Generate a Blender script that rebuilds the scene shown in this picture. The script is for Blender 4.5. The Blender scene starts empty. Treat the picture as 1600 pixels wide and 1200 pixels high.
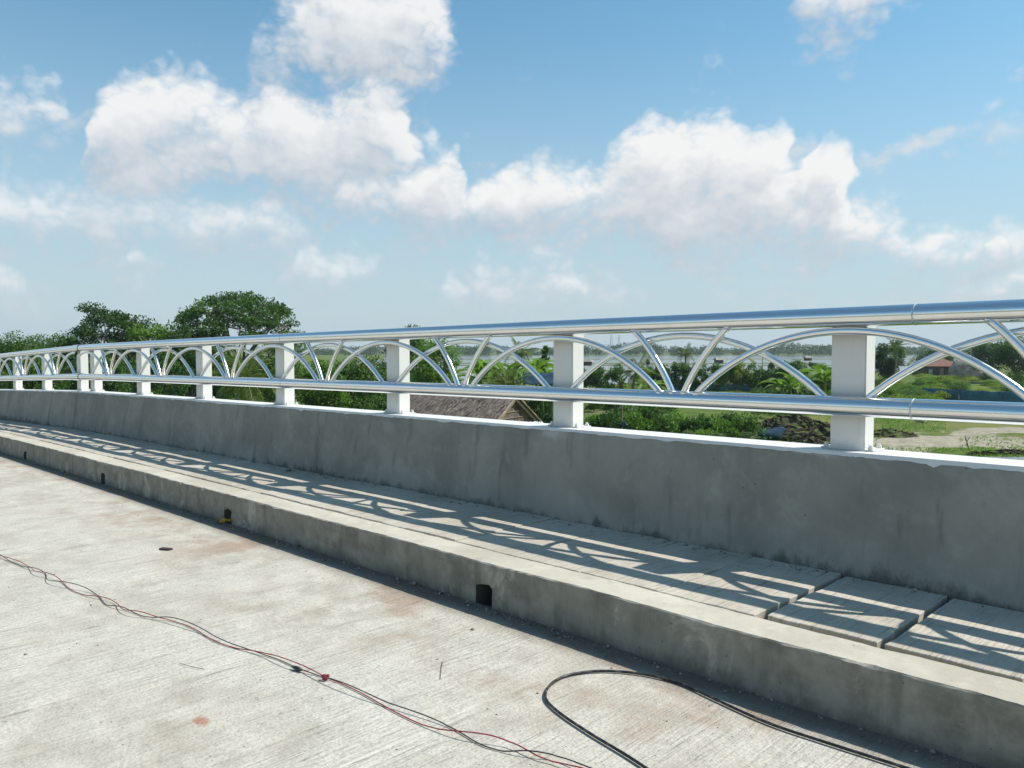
import bpy, bmesh, math, random
import numpy as np
from mathutils import Vector, Matrix
R = math.radians
sc = bpy.context.scene
COL = sc.collection
rng = np.random.default_rng(11)
random.seed(11)

# ------------------------------------------------------------------ camera
CAM_H, YAW, PITCH, FPX = 1.382, 45.25, 2.526, 1248.0
cam = bpy.data.objects.new('camera', bpy.data.cameras.new('camera'))
COL.objects.link(cam)
cam.location = (0, 0, CAM_H)
cam.rotation_euler = (R(90 - PITCH), 0, R(YAW))
cam.data.lens = 36 * FPX / 1600
cam.data.clip_start = 0.05
cam.data.clip_end = 20000
sc.camera = cam
sc.render.resolution_x, sc.render.resolution_y = 1024, 768

# ------------------------------------------------------------------ sun and sky
SUN_DIR = Vector((0.54, 0.64, 1.0)).normalized()          # towards the sun
SUN_EL = math.asin(SUN_DIR.z)
SUN_AZ = math.atan2(SUN_DIR.x, SUN_DIR.y)
sun = bpy.data.objects.new('sun', bpy.data.lights.new('sun', 'SUN'))
COL.objects.link(sun)
sun.data.energy = 5.0
sun.data.angle = R(0.53)
sun.data.color = (1.0, 0.955, 0.88)
sun.rotation_euler = (-SUN_DIR).to_track_quat('-Z', 'Y').to_euler()
sun.location = (20, 20, 40)

sc.view_settings.view_transform = 'Standard'
sc.view_settings.look = 'None'
sc.view_settings.exposure = 0.18
sc.view_settings.gamma = 1.0
sc.view_settings.use_curve_mapping = False
sc.render.engine = 'CYCLES'
sc.cycles.use_denoising = True
sc.cycles.use_adaptive_sampling = True
sc.cycles.adaptive_threshold = 0.015
sc.cycles.max_bounces = 6
sc.cycles.diffuse_bounces = 3
sc.cycles.glossy_bounces = 3
sc.cycles.transparent_max_bounces = 6
sc.cycles.caustics_reflective = False
sc.cycles.caustics_refractive = False

# cumulus banks of the day's sky: (pixel column, upper outline, lower outline) read as directions
CLOUDS = [
    dict(op=0.97, up=1.1, low=0.5, pts=[(120, 300, 240), (150, 200, 268), (200, 135, 285), (250, 116, 292), (320, 120, 296), (352, 146, 292),
        (400, 158, 285), (450, 132, 300), (490, 160, 302), (545, 140, 304), (575, 130, 304), (620, 156, 292), (650, 200, 278), (672, 262, 232)]),
    dict(op=1.0, up=1.2, low=0.5, pts=[(515, 330, 300), (560, 282, 330), (620, 276, 346), (660, 246, 350), (684, 218, 350), (704, 230, 345), (724, 282, 338), (780, 274, 352), (840, 266, 362),
        (900, 260, 362), (945, 248, 364), (985, 220, 374), (1040, 192, 388), (1085, 184, 392), (1112, 176, 392), (1150, 200, 392), (1215, 214, 388), (1232, 262, 386), (1256, 280, 386),
        (1272, 232, 386), (1300, 224, 386), (1322, 240, 386), (1334, 318, 388), (1392, 330, 394), (1432, 362, 402), (1480, 368, 412), (1545, 372, 416), (1582, 368, 418), (1640, 384, 424), (1760, 390, 430), (1850, 440, 400)]),
    dict(op=0.95, up=0.9, low=0.45, pts=[(-260, 190, 150), (-180, 120, 210), (-60, 150, 214), (0, 152, 208), (40, 134, 196), (86, 142, 190), (112, 200, 150), (180, 200, 100), (380, 110, 40), (404, 50, 92), (440, 12, 112), (500, -24, 122),
        (560, -36, 138), (620, -24, 124), (668, 0, 108), (692, 40, 66), (726, 130, 20), (820, 160, 20), (1230, 60, -30), (1256, -14, 18), (1292, -24, 28), (1345, -24, 8), (1410, 40, -40), (1600, 120, 0), (1700, 40, 110), (1850, 30, 130), (1950, 120, 60)]),
    dict(op=0.8, up=0.6, low=0.4, pts=[(-300, 300, 390), (-100, 272, 384), (0, 282, 374), (60, 296, 362), (200, 304, 368), (300, 312, 368), (420, 332, 372), (470, 372, 346), (520, 420, 330), (740, 440, 400),
        (764, 412, 450), (800, 408, 452), (886, 424, 448), (915, 470, 420), (1060, 480, 420), (1300, 500, 440), (1700, 430, 460), (1900, 400, 450)]),
    dict(op=0.7, up=0.9, low=0.5, pts=[(-200, 400, 440), (-60, 440, 420), (20, 430, 458), (48, 432, 460), (66, 470, 430), (170, 430, 394), (196, 396, 412), (244, 386, 414), (290, 430, 390), (430, 420, 390), (456, 392, 422), (545, 396, 424), (590, 430, 400), (690, 470, 440), (725, 440, 470), (750, 480, 440), (1000, 470, 440), (1900, 470, 440)]),
]


def build_world():
    w = bpy.data.worlds.new('World')
    sc.world = w
    w.use_nodes = True
    nt = w.node_tree
    nt.nodes.clear()

    def group():
        g = bpy.data.node_groups.new('cloud_field', 'ShaderNodeTree')
        g.interface.new_socket('Vector', in_out='INPUT', socket_type='NodeSocketVector')
        for nme in ('Field', 'Opacity', 'Elevation', 'Height'):
            g.interface.new_socket(nme, in_out='OUTPUT', socket_type='NodeSocketFloat')
        N, L = g.nodes, g.links
        gi, go = N.new('NodeGroupInput'), N.new('NodeGroupOutput')

        def mt(op, a, b=None, c=None, clamp=False):
            n = N.new('ShaderNodeMath'); n.operation = op; n.use_clamp = clamp
            for i, v in enumerate((a, b, c)):
                if v is None: continue
                if isinstance(v, (int, float)): n.inputs[i].default_value = v
                else: L.new(v, n.inputs[i])
            return n.outputs[0]
        nrm = N.new('ShaderNodeVectorMath'); nrm.operation = 'NORMALIZE'; L.new(gi.outputs[0], nrm.inputs[0])
        sp = N.new('ShaderNodeSeparateXYZ'); L.new(nrm.outputs[0], sp.inputs[0])
        az = mt('ARCTAN2', sp.outputs[0], sp.outputs[1])
        wn = N.new('ShaderNodeTexNoise'); wn.inputs['Scale'].default_value = 11; wn.inputs['Detail'].default_value = 2; L.new(nrm.outputs[0], wn.inputs['Vector'])
        ws = N.new('ShaderNodeSeparateColor'); L.new(wn.outputs['Color'], ws.inputs[0])
        az = mt('ADD', az, mt('MULTIPLY', mt('SUBTRACT', ws.outputs[0], 0.5), R(6.0)))
        t = mt('DIVIDE', mt('PINGPONG', mt('ADD', mt('MULTIPLY', az, 180 / math.pi), YAW + 45), 90.0), 90.0)
        el0 = mt('MULTIPLY', mt('ARCSINE', sp.outputs[2]), 180 / math.pi)
        el = mt('ADD', el0, mt('MULTIPLY', mt('SUBTRACT', ws.outputs[1], 0.5), 3.0))
        # billows: broad lumps plus fine curls
        mp = N.new('ShaderNodeVectorMath'); mp.operation = 'MULTIPLY'; L.new(nrm.outputs[0], mp.inputs[0]); mp.inputs[1].default_value = (1, 1, 1.35)
        n1 = N.new('ShaderNodeTexNoise'); n1.inputs['Scale'].default_value = 15; n1.inputs['Detail'].default_value = 6; n1.inputs['Roughness'].default_value = 0.56
        n1.inputs['Distortion'].default_value = 0.35
        L.new(mp.outputs[0], n1.inputs['Vector'])
        n2 = N.new('ShaderNodeTexNoise'); n2.inputs['Scale'].default_value = 34; n2.inputs['Detail'].default_value = 2.5; n2.inputs['Roughness'].default_value = 0.5
        L.new(mp.outputs[0], n2.inputs['Vector'])
        bil = mt('ABSOLUTE', mt('SUBTRACT', n2.outputs['Fac'], 0.5))
        nz = mt('ADD', mt('MULTIPLY', mt('SUBTRACT', n1.outputs['Fac'], 0.43), 5.0), mt('MULTIPLY', bil, 5.0))
        f, op = None, None
        for c in CLOUDS:
            cs = []
            for k in (1, 2):
                fc = N.new('ShaderNodeFloatCurve')
                m = fc.mapping; m.use_clip = False; m.extend = 'HORIZONTAL'
                pts = []
                for q in c['pts']:
                    a = math.degrees(math.atan((q[0] - 800) / FPX))
                    e = math.degrees(math.atan((545 - q[k] - (16 if k == 2 else 0)) / FPX * math.cos(R(a))))
                    tt = (a + 45) / 90
                    if 0 < tt < 1: pts.append((tt, e / 40 + 0.2))
                cu = m.curves[0]
                cu.points[0].location = (0, pts[0][1]); cu.points[1].location = (1, pts[-1][1])
                for p_ in pts: cu.points.new(*p_)
                for p_ in cu.points: p_.handle_type = 'AUTO_CLAMPED'
                m.update()
                L.new(t, fc.inputs['Value'])
                cs.append(mt('MULTIPLY', mt('SUBTRACT', fc.outputs[0], 0.2), 40))
            a = mt('MULTIPLY', mt('SUBTRACT', cs[0], el), c['up'])
            b = mt('MULTIPLY', mt('SUBTRACT', el, cs[1]), c['low'])
            fi = mt('MINIMUM', a, b)
            fi = mt('MULTIPLY', mt('ARCTANGENT', mt('MULTIPLY', fi, 0.55)), 1.9)
            hf = mt('DIVIDE', mt('SUBTRACT', el, cs[1]), mt('MAXIMUM', mt('SUBTRACT', cs[0], cs[1]), 0.8), clamp=True)
            if f is None: f, op, hh = fi, mt('ADD', 0.0, c['op']), hf
            else:
                gt = mt('MULTIPLY_ADD', mt('SUBTRACT', fi, f), 0.9, 0.5, clamp=True)
                op = mt('ADD', op, mt('MULTIPLY', gt, mt('SUBTRACT', c['op'], op)))
                hh = mt('ADD', hh, mt('MULTIPLY', gt, mt('SUBTRACT', hf, hh)))
                f = mt('MAXIMUM', f, fi)
        L.new(mt('ADD', f, nz), go.inputs['Field']); L.new(op, go.inputs['Opacity']); L.new(hh, go.inputs['Height']); L.new(el0, go.inputs['Elevation'])
        return g
    g = group()
    N, L = nt.nodes, nt.links

    def mt(op, a, b=None, clamp=False):
        n = N.new('ShaderNodeMath'); n.operation = op; n.use_clamp = clamp
        for i, v in enumerate((a, b)):
            if v is None: continue
            if isinstance(v, (int, float)): n.inputs[i].default_value = v
            else: L.new(v, n.inputs[i])
        return n.outputs[0]

    def rmp(v, a, b, c=0.0, d=1.0, smooth=True):
        n = N.new('ShaderNodeMapRange'); n.interpolation_type = 'SMOOTHSTEP' if smooth else 'LINEAR'
        L.new(v, n.inputs[0])
        for i, q in enumerate((a, b, c, d)): n.inputs[i + 1].default_value = q
        return n.outputs[0]
    tc = N.new('ShaderNodeTexCoord')
    g1 = N.new('ShaderNodeGroup'); g1.node_tree = g; L.new(tc.outputs['Generated'], g1.inputs[0])
    ad = N.new('ShaderNodeVectorMath'); ad.operation = 'ADD'; L.new(tc.outputs['Generated'], ad.inputs[0])
    s = SUN_DIR * 0.030; ad.inputs[1].default_value = s + Vector((0, 0, 0.014))
    g2 = N.new('ShaderNodeGroup'); g2.node_tree = g; L.new(ad.outputs[0], g2.inputs[0])
    sky = N.new('ShaderNodeTexSky'); sky.sky_type = 'NISHITA'; sky.sun_disc = False
    sky.sun_elevation = SUN_EL; sky.sun_rotation = SUN_AZ
    sky.air_density = 1.0; sky.dust_density = 0.6; sky.ozone_density = 1.6; sky.altitude = 0
    tint = N.new('ShaderNodeVectorMath'); tint.operation = 'MULTIPLY'; L.new(sky.outputs[0], tint.inputs[0]); tint.inputs[1].default_value = (0.98, 1.66, 1.66)
    # opacity of the cloud and the light that reaches it through the cloud on its sunward side
    alpha = mt('MULTIPLY', rmp(g1.outputs['Field'], -0.35, 2.2), g1.outputs['Opacity'])
    lit = rmp(mt('SUBTRACT', g1.outputs['Field'], g2.outputs['Field']), -2.6, 2.1, 0.0, 1.0, False)
    lit = mt('ADD', mt('MULTIPLY', lit, 0.62), mt('MULTIPLY', rmp(g1.outputs['Height'], 0.05, 0.85), 0.42), clamp=True)
    cr = N.new('ShaderNodeValToRGB'); L.new(lit, cr.inputs[0])
    e = cr.color_ramp.elements
    e[0].position = 0.0; e[0].color = (5.4, 5.95, 6.7, 1)
    e[1].position = 1.0; e[1].color = (10.1, 10.15, 10.1, 1)
    m = e.new(0.5); m.color = (7.4, 7.8, 8.25, 1)
    # thin milky air low over the plain
    veil = mt('ADD', mt('MULTIPLY', rmp(g1.outputs['Elevation'], -1.0, 24.0, 1.0, 0.0), 0.80), 0.08)
    mv = N.new('ShaderNodeMix'); mv.data_type = 'RGBA'; L.new(veil, mv.inputs[0]); L.new(tint.outputs[0], mv.inputs[6]); mv.inputs[7].default_value = (6.0, 6.9, 7.7, 1)
    mx = N.new('ShaderNodeMix'); mx.data_type = 'RGBA'; L.new(alpha, mx.inputs[0]); L.new(mv.outputs[2], mx.inputs[6]); L.new(cr.outputs[0], mx.inputs[7])
    bg = N.new('ShaderNodeBackground'); bg.inputs[1].default_value = 0.08
    L.new(mx.outputs[2], bg.inputs[0])
    o = N.new('ShaderNodeOutputWorld'); L.new(bg.outputs[0], o.inputs[0])
    w.cycles.sampling_method = 'MANUAL'; w.cycles.sample_map_resolution = 512


build_world()

# ------------------------------------------------------------------ helpers
YW, PT = R(YAW), R(PITCH)
FH = Vector((-math.sin(YW), math.cos(YW), 0))
RT = Vector((math.cos(YW), math.sin(YW), 0))
GZ = -6.0                                                   # level of the plain below the bridge


def at(px, w, z=GZ):
    """world point at depth w (m) along the view, in the column px of the photograph"""
    p = FH * w + RT * ((px - 800) / FPX * w)
    return Vector((p.x, p.y, z))


def zat(py, w):
    return CAM_H - (py - 545) / FPX * w


def grade(x):
    """height of the deck along the bridge (it crests and falls away)"""
    z = 0.0075 * x - 0.0003 * x * x
    if x < -14.2: z -= 0.014 * (-14.2 - x)
    return z


def mesh_np(name, V, F):
    """mesh from vertex array and a list of face arrays (each n x k)"""
    me = bpy.data.meshes.new(name)
    V = np.asarray(V, np.float32).reshape(-1, 3)
    if not isinstance(F, (list, tuple)): F = [F]
    F = [np.asarray(f, np.int32) for f in F if len(f)]
    nl = sum(f.size for f in F); nf = sum(len(f) for f in F)
    me.vertices.add(len(V)); me.vertices.foreach_set('co', V.ravel())
    me.loops.add(nl); me.loops.foreach_set('vertex_index', np.concatenate([f.ravel() for f in F]))
    me.polygons.add(nf)
    tot = np.concatenate([np.full(len(f), f.shape[1], np.int32) for f in F])
    st = np.concatenate([[0], np.cumsum(tot)[:-1]]).astype(np.int32)
    me.polygons.foreach_set('loop_start', st)
    me.polygons.foreach_set('loop_total', tot)
    me.update(calc_edges=True)
    me.validate()
    return me


def link(name, me, mat=None, parent=None, smooth=False):
    o = bpy.data.objects.new(name, me)
    COL.objects.link(o)
    if mat is not None and me is not None and not me.materials: me.materials.append(mat)
    if smooth: me.polygons.foreach_set('use_smooth', np.ones(len(me.polygons), bool))
    if parent: o.parent = parent
    return o


def empty(name, loc=(0, 0, 0), rz=0.0, s=1.0):
    o = bpy.data.objects.new(name, None)
    COL.objects.link(o); o.location = loc; o.rotation_euler = (0, 0, rz); o.scale = (s, s, s)
    o.empty_display_size = 0.2
    return o


def tag(o, label=None, cat=None, group=None, kind=None):
    if label: o['label'] = label
    if cat: o['category'] = cat
    if group: o['group'] = group
    if kind: o['kind'] = kind
    return o


def box(V, F, x0, x1, y0, y1, z0, z1):
    b = len(V)
    V += [(x0, y0, z0), (x1, y0, z0), (x1, y1, z0), (x0, y1, z0), (x0, y0, z1), (x1, y0, z1), (x1, y1, z1), (x0, y1, z1)]
    F += [(b, b + 3, b + 2, b + 1), (b + 4, b + 5, b + 6, b + 7), (b, b + 1, b + 5, b + 4), (b + 1, b + 2, b + 6, b + 5), (b + 2, b + 3, b + 7, b + 6), (b + 3, b, b + 4, b + 7)]


def bev_box(name, x0, x1, y0, y1, z0, z1, bev=0.004, seg=2):
    bm = bmesh.new()
    bmesh.ops.create_cube(bm, size=1)
    for v in bm.verts:
        v.co = Vector(((x0 + x1) / 2 + v.co.x * (x1 - x0), (y0 + y1) / 2 + v.co.y * (y1 - y0), (z0 + z1) / 2 + v.co.z * (z1 - z0)))
    bmesh.ops.bevel(bm, geom=bm.edges[:], offset=bev, segments=seg, affect='EDGES')
    me = bpy.data.meshes.new(name); bm.to_mesh(me); bm.free()
    return me


def tube(name, pts, rad, n=16, caps=True):
    """swept tube along points; rad is a number or one per point"""
    P = [Vector(p) for p in pts]
    rr = [rad] * len(P) if isinstance(rad, (int, float)) else rad
    V, F = [], []
    ref = None
    for i, p in enumerate(P):
        t = (P[min(i + 1, len(P) - 1)] - P[max(i - 1, 0)]).normalized()
        if ref is None:
            ref = Vector((0, 1, 0)) if abs(t.y) < 0.9 else Vector((0, 0, 1))
        a = (ref - t * ref.dot(t)).normalized(); b = t.cross(a); ref = a
        for k in range(n):
            c = 2 * math.pi * k / n
            V.append(p + (a * math.cos(c) + b * math.sin(c)) * rr[i])
    q = [(i * n + k, i * n + (k + 1) % n, (i + 1) * n + (k + 1) % n, (i + 1) * n + k) for i in range(len(P) - 1) for k in range(n)]
    me = bpy.data.meshes.new(name)
    fs = [tuple(x) for x in q]
    if caps: fs += [tuple(range(n))[::-1], tuple(range((len(P) - 1) * n, len(P) * n))]
    me.from_pydata([tuple(v) for v in V], [], fs)
    sm = np.ones(len(fs), bool)
    if caps: sm[-2:] = False
    me.polygons.foreach_set('use_smooth', sm)
    return me


class NT:
    """small shader builder"""
    def __init__(s, name):
        s.m = bpy.data.materials.new(name); s.m.use_nodes = True
        s.N, s.L = s.m.node_tree.nodes, s.m.node_tree.links
        s.b = s.N['Principled BSDF']
        s.tc = s.N.new('ShaderNodeTexCoord'); s.geo = s.N.new('ShaderNodeNewGeometry')

    def put(s, sock, v):
        if hasattr(v, 'is_output') or hasattr(v, 'links'): s.L.new(v, sock)
        else: sock.default_value = v

    def scale(s, vec, xyz):
        n = s.N.new('ShaderNodeVectorMath'); n.operation = 'MULTIPLY'; s.put(n.inputs[0], vec); n.inputs[1].default_value = xyz
        return n.outputs[0]

    def noise(s, vec, scale, detail=4, rough=0.55, dist=0.0):
        n = s.N.new('ShaderNodeTexNoise'); s.put(n.inputs['Vector'], vec)
        n.inputs['Scale'].default_value = scale; n.inputs['Detail'].default_value = detail; n.inputs['Roughness'].default_value = rough; n.inputs['Distortion'].default_value = dist
        return n.outputs['Fac']

    def math(s, op, a, b=0.0, clamp=False):
        n = s.N.new('ShaderNodeMath'); n.operation = op; n.use_clamp = clamp
        s.put(n.inputs[0], a); s.put(n.inputs[1], b); return n.outputs[0]

    def ramp(s, v, a, b, c=0.0, d=1.0, smooth=True):
        n = s.N.new('ShaderNodeMapRange'); n.interpolation_type = 'SMOOTHSTEP' if smooth else 'LINEAR'
        s.put(n.inputs[0], v)
        for i, q in enumerate((a, b, c, d)): n.inputs[i + 1].default_value = q
        return n.outputs[0]

    def mix(s, f, a, b, mode='MIX'):
        n = s.N.new('ShaderNodeMix'); n.data_type = 'RGBA'; n.blend_type = mode
        s.put(n.inputs[0], f)
        for i, v in ((6, a), (7, b)):
            if isinstance(v, tuple) and len(v) == 3: v = (*v, 1)
            s.put(n.inputs[i], v)
        return n.outputs[2]

    def bump(s, h, strength=0.3, dist=0.01, nrm=None):
        n = s.N.new('ShaderNodeBump'); n.inputs['Strength'].default_value = strength; n.inputs['Distance'].default_value = dist
        s.put(n.inputs['Height'], h)
        if nrm is not None: s.put(n.inputs['Normal'], nrm)
        return n.outputs[0]

    def sep(s, vec):
        n = s.N.new('ShaderNodeSeparateXYZ'); s.put(n.inputs[0], vec); return n.outputs

    def out(s, col, rough=0.8, metal=0.0, nrm=None, spec=0.5):
        if isinstance(col, tuple) and len(col) == 3: col = (*col, 1)
        s.put(s.b.inputs['Base Color'], col); s.put(s.b.inputs['Roughness'], rough); s.b.inputs['Metallic'].default_value = metal
        s.b.inputs['Specular IOR Level'].default_value = spec
        if nrm is not None: s.put(s.b.inputs['Normal'], nrm)
        return s.m


# ------------------------------------------------------------------ bridge materials
def m_road():
    t = NT('road_concrete'); P = t.geo.outputs['Position']
    warp = t.noise(t.scale(P, (1, 0.35, 1)), 3.0, 3)
    x = t.math('ADD', t.sep(P)[0], t.math('MULTIPLY', warp, 0.05))
    cv = t.N.new('ShaderNodeCombineXYZ'); t.put(cv.inputs[0], x); t.put(cv.inputs[1], t.math('MULTIPLY', t.sep(P)[1], 0.055))
    groove = t.noise(cv.outputs[0], 34, 5, 0.7)                 # tined lines across the lane
    fine = t.noise(P, 75, 3, 0.6)
    big = t.noise(P, 0.9, 5, 0.6, 0.4)
    mid = t.noise(P, 5, 5, 0.6)
    worn = t.ramp(big, 0.40, 0.60)                               # where the lines are worn away
    amp = t.ramp(worn, 0, 1, 0.45, 1.0, False)
    col = t.mix(t.ramp(mid, 0.3, 0.72), (0.40, 0.362, 0.30), (0.565, 0.525, 0.45))
    col = t.mix(t.math('MULTIPLY', t.ramp(big, 0.38, 0.66), 0.65), col, (0.64, 0.61, 0.545))
    cv2 = t.N.new('ShaderNodeCombineXYZ'); t.put(cv2.inputs[0], x); t.put(cv2.inputs[1], t.math('MULTIPLY', t.sep(P)[1], 0.12)); cv2.inputs[2].default_value = 3.7
    coarse = t.noise(cv2.outputs[0], 15, 4, 0.66)
    gl = t.math('MULTIPLY', t.ramp(groove, 0.44, 0.30), amp)
    gl = t.math('MAXIMUM', gl, t.math('MULTIPLY', t.ramp(coarse, 0.40, 0.30), t.ramp(t.noise(P, 1.3, 3), 0.42, 0.6)))
    col = t.mix(t.math('MULTIPLY', gl, 0.75), col, (0.20, 0.18, 0.145))
    col = t.mix(t.math('MULTIPLY', t.ramp(fine, 0.56, 0.36), 0.35), col, (0.26, 0.235, 0.195))
    pit = t.ramp(t.noise(P, 60, 2, 0.5), 0.32, 0.26)
    col = t.mix(t.math('MULTIPLY', pit, 0.6), col, (0.12, 0.105, 0.09))
    # reddish silt washed towards the kerb
    yk = t.ramp(t.sep(P)[1], 1.7, 2.7)
    silt = t.math('MULTIPLY', t.ramp(t.noise(t.scale(P, (0.9, 1.3, 1)), 1.7, 5, 0.62), 0.47, 0.64), yk)
    col = t.mix(t.math('MULTIPLY', silt, 0.72), col, (0.33, 0.235, 0.17))
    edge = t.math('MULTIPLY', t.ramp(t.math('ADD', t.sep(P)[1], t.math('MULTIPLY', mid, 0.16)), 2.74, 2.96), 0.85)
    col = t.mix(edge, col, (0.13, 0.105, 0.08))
    # one rust spot
    v = t.N.new('ShaderNodeVectorMath'); v.operation = 'DISTANCE'; t.put(v.inputs[0], t.scale(P, (1.0, 1.7, 0))); v.inputs[1].default_value = (-2.93, 1.25 * 1.7, 0)
    rust = t.ramp(t.math('ADD', v.outputs['Value'], t.math('MULTIPLY', t.math('SUBTRACT', t.noise(P, 40, 3), 0.5), 0.07)), 0.065, 0.02)
    col = t.mix(t.math('MULTIPLY', rust, 0.7), col, (0.34, 0.13, 0.06))
    groove = t.math('ADD', groove, t.math('MULTIPLY', coarse, 0.7))
    h = t.math('ADD', t.math('MULTIPLY', groove, t.math('MULTIPLY', amp, 1.6)), t.math('MULTIPLY', fine, 0.35))
    n = t.bump(h, 0.8, 0.016)
    n = t.bump(mid, 0.25, 0.02, n)
    return t.out(col, 0.88, 0, n, 0.3)


def m_concrete(name, a, b, dark, streak=1.0, brushed=0.0, face=None, smear=(), foot=None):
    t = NT(name); P = t.geo.outputs['Position']
    big = t.noise(P, 1.6, 5, 0.6, 0.3)
    mid = t.noise(P, 8, 5, 0.62)
    fine = t.noise(P, 150, 3, 0.6)
    st = t.noise(t.scale(P, (5.5, 5.5, 0.7)), 1.5, 5, 0.6)
    col = t.mix(t.ramp(big, 0.32, 0.68), a, b)
    col = t.mix(t.math('MULTIPLY', t.ramp(mid, 0.52, 0.75), 0.35), col, tuple(c * 1.3 for c in b))
    col = t.mix(t.math('MULTIPLY', t.ramp(st, 0.54, 0.72), 0.75 * streak), col, dark)
    if face:                                                   # faces turned to the road coloured darker than the top
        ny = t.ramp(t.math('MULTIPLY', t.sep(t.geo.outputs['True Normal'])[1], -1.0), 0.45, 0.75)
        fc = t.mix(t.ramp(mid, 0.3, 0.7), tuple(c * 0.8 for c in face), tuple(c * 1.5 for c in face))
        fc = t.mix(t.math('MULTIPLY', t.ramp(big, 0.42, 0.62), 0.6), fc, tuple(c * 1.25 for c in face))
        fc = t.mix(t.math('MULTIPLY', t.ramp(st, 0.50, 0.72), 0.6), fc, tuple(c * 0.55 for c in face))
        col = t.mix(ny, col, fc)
    hole = t.ramp(t.noise(P, 38, 1, 0.5), 0.23, 0.19)
    col = t.mix(t.math('MULTIPLY', hole, 0.7), col, tuple(c * 0.4 for c in dark))
    if smear:                                                  # white paint wiped on below one post
        for (sx, sz, rx, rz) in smear:
            v = t.N.new('ShaderNodeVectorMath'); v.operation = 'DISTANCE'; t.put(v.inputs[0], t.scale(P, (1 / rx, 0, 1 / rz))); v.inputs[1].default_value = (sx / rx, 0, sz / rz)
            e = t.math('ADD', v.outputs['Value'], t.math('MULTIPLY', t.math('SUBTRACT', t.noise(P, 9, 5, 0.65), 0.5), 2.2))
            col = t.mix(t.math('MULTIPLY', t.ramp(e, 1.1, 0.2), 0.6), col, (0.52, 0.52, 0.51))
    if foot is not None:                                       # mud splashed and settled in ragged patches along the foot
        X_, Y_, Z_ = t.sep(P)
        zr = t.math('SUBTRACT', Z_, t.math('SUBTRACT', t.math('MULTIPLY', X_, 0.0075), t.math('MULTIPLY', t.math('MULTIPLY', X_, X_), 0.0003)))
        e = t.math('ADD', t.math('SUBTRACT', zr, foot), t.math('MULTIPLY', t.math('SUBTRACT', t.noise(t.scale(P, (1, 1, 0.5)), 7, 6, 0.72), 0.5), 0.30))
        col = t.mix(t.math('MULTIPLY', t.ramp(e, 0.05, -0.02), 0.75), col, tuple(c * 0.5 for c in dark))
        pale = t.ramp(t.noise(t.scale(P, (1, 1, 0.8)), 3.3, 6, 0.7, 0.6), 0.56, 0.66)
        col = t.mix(t.math('MULTIPLY', pale, 0.35), col, tuple(c * 1.25 for c in b))
    h = t.math('ADD', t.math('MULTIPLY', mid, 1.3), t.math('MULTIPLY', fine, 0.45))
    h = t.math('ADD', h, t.math('MULTIPLY', big, 1.5))
    h = t.math('SUBTRACT', h, t.math('MULTIPLY', hole, 0.8))
    if brushed:
        cv = t.N.new('ShaderNodeCombineXYZ'); t.put(cv.inputs[0], t.sep(P)[0]); t.put(cv.inputs[1], t.math('MULTIPLY', t.sep(P)[1], 0.05))
        br = t.noise(cv.outputs[0], 52, 3, 0.55)
        h = t.math('ADD', h, t.math('MULTIPLY', br, 2.4 * brushed))
        col = t.mix(t.math('MULTIPLY', t.ramp(br, 0.45, 0.32), 0.35 * brushed), col, dark)
    return t.out(col, 0.87, 0, t.bump(h, 0.45, 0.008), 0.3)


def m_paint(name, base, rough=0.38, dirt=0.3):
    t = NT(name); P = t.tc.outputs['Object']
    d = t.ramp(t.noise(P, 9, 5, 0.62), 0.5, 0.8)
    col = t.mix(t.math('MULTIPLY', d, dirt), base, tuple(c * 0.72 for c in base))
    n = t.bump(t.noise(P, 60, 3), 0.08, 0.004)
    return t.out(col, rough, 0, n, 0.5)


def m_post():
    t = NT('post_paint'); P = t.tc.outputs['Object']; z = t.sep(P)[2]
    base = (0.76, 0.75, 0.72)
    run = t.noise(t.scale(P, (26, 26, 2.2)), 1.0, 5, 0.6)
    blot = t.noise(P, 11, 5, 0.65)
    col = t.mix(t.math('MULTIPLY', t.ramp(run, 0.52, 0.75), 0.30), base, (0.55, 0.53, 0.48))
    col = t.mix(t.math('MULTIPLY', t.ramp(blot, 0.55, 0.8), 0.35), col, (0.60, 0.58, 0.54))
    splash = t.math('MULTIPLY', t.ramp(t.math('ADD', z, t.math('MULTIPLY', t.noise(P, 30, 4, 0.7), 0.10)), 0.12, 0.05), 0.55)
    col = t.mix(splash, col, (0.50, 0.50, 0.50))
    scratch = t.ramp(t.noise(t.scale(P, (9, 9, 60)), 1.6, 3, 0.7), 0.70, 0.76)
    col = t.mix(t.math('MULTIPLY', scratch, 0.25), col, (0.42, 0.41, 0.39))
    return t.out(col, t.ramp(blot, 0.3, 0.7, 0.36, 0.6), 0, t.bump(t.noise(P, 45, 4), 0.12, 0.004), 0.5)


def m_steel():
    t = NT('polished_steel'); P = t.geo.outputs['Position']
    sm = t.noise(P, 7, 4, 0.6)
    r = t.ramp(sm, 0.3, 0.75, 0.12, 0.21)
    col = t.mix(t.math('MULTIPLY', t.ramp(t.noise(P, 3.5, 5, 0.65), 0.52, 0.72), 0.35), (0.82, 0.82, 0.82), (0.68, 0.67, 0.65))
    return t.out(col, r, 1.0)


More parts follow.
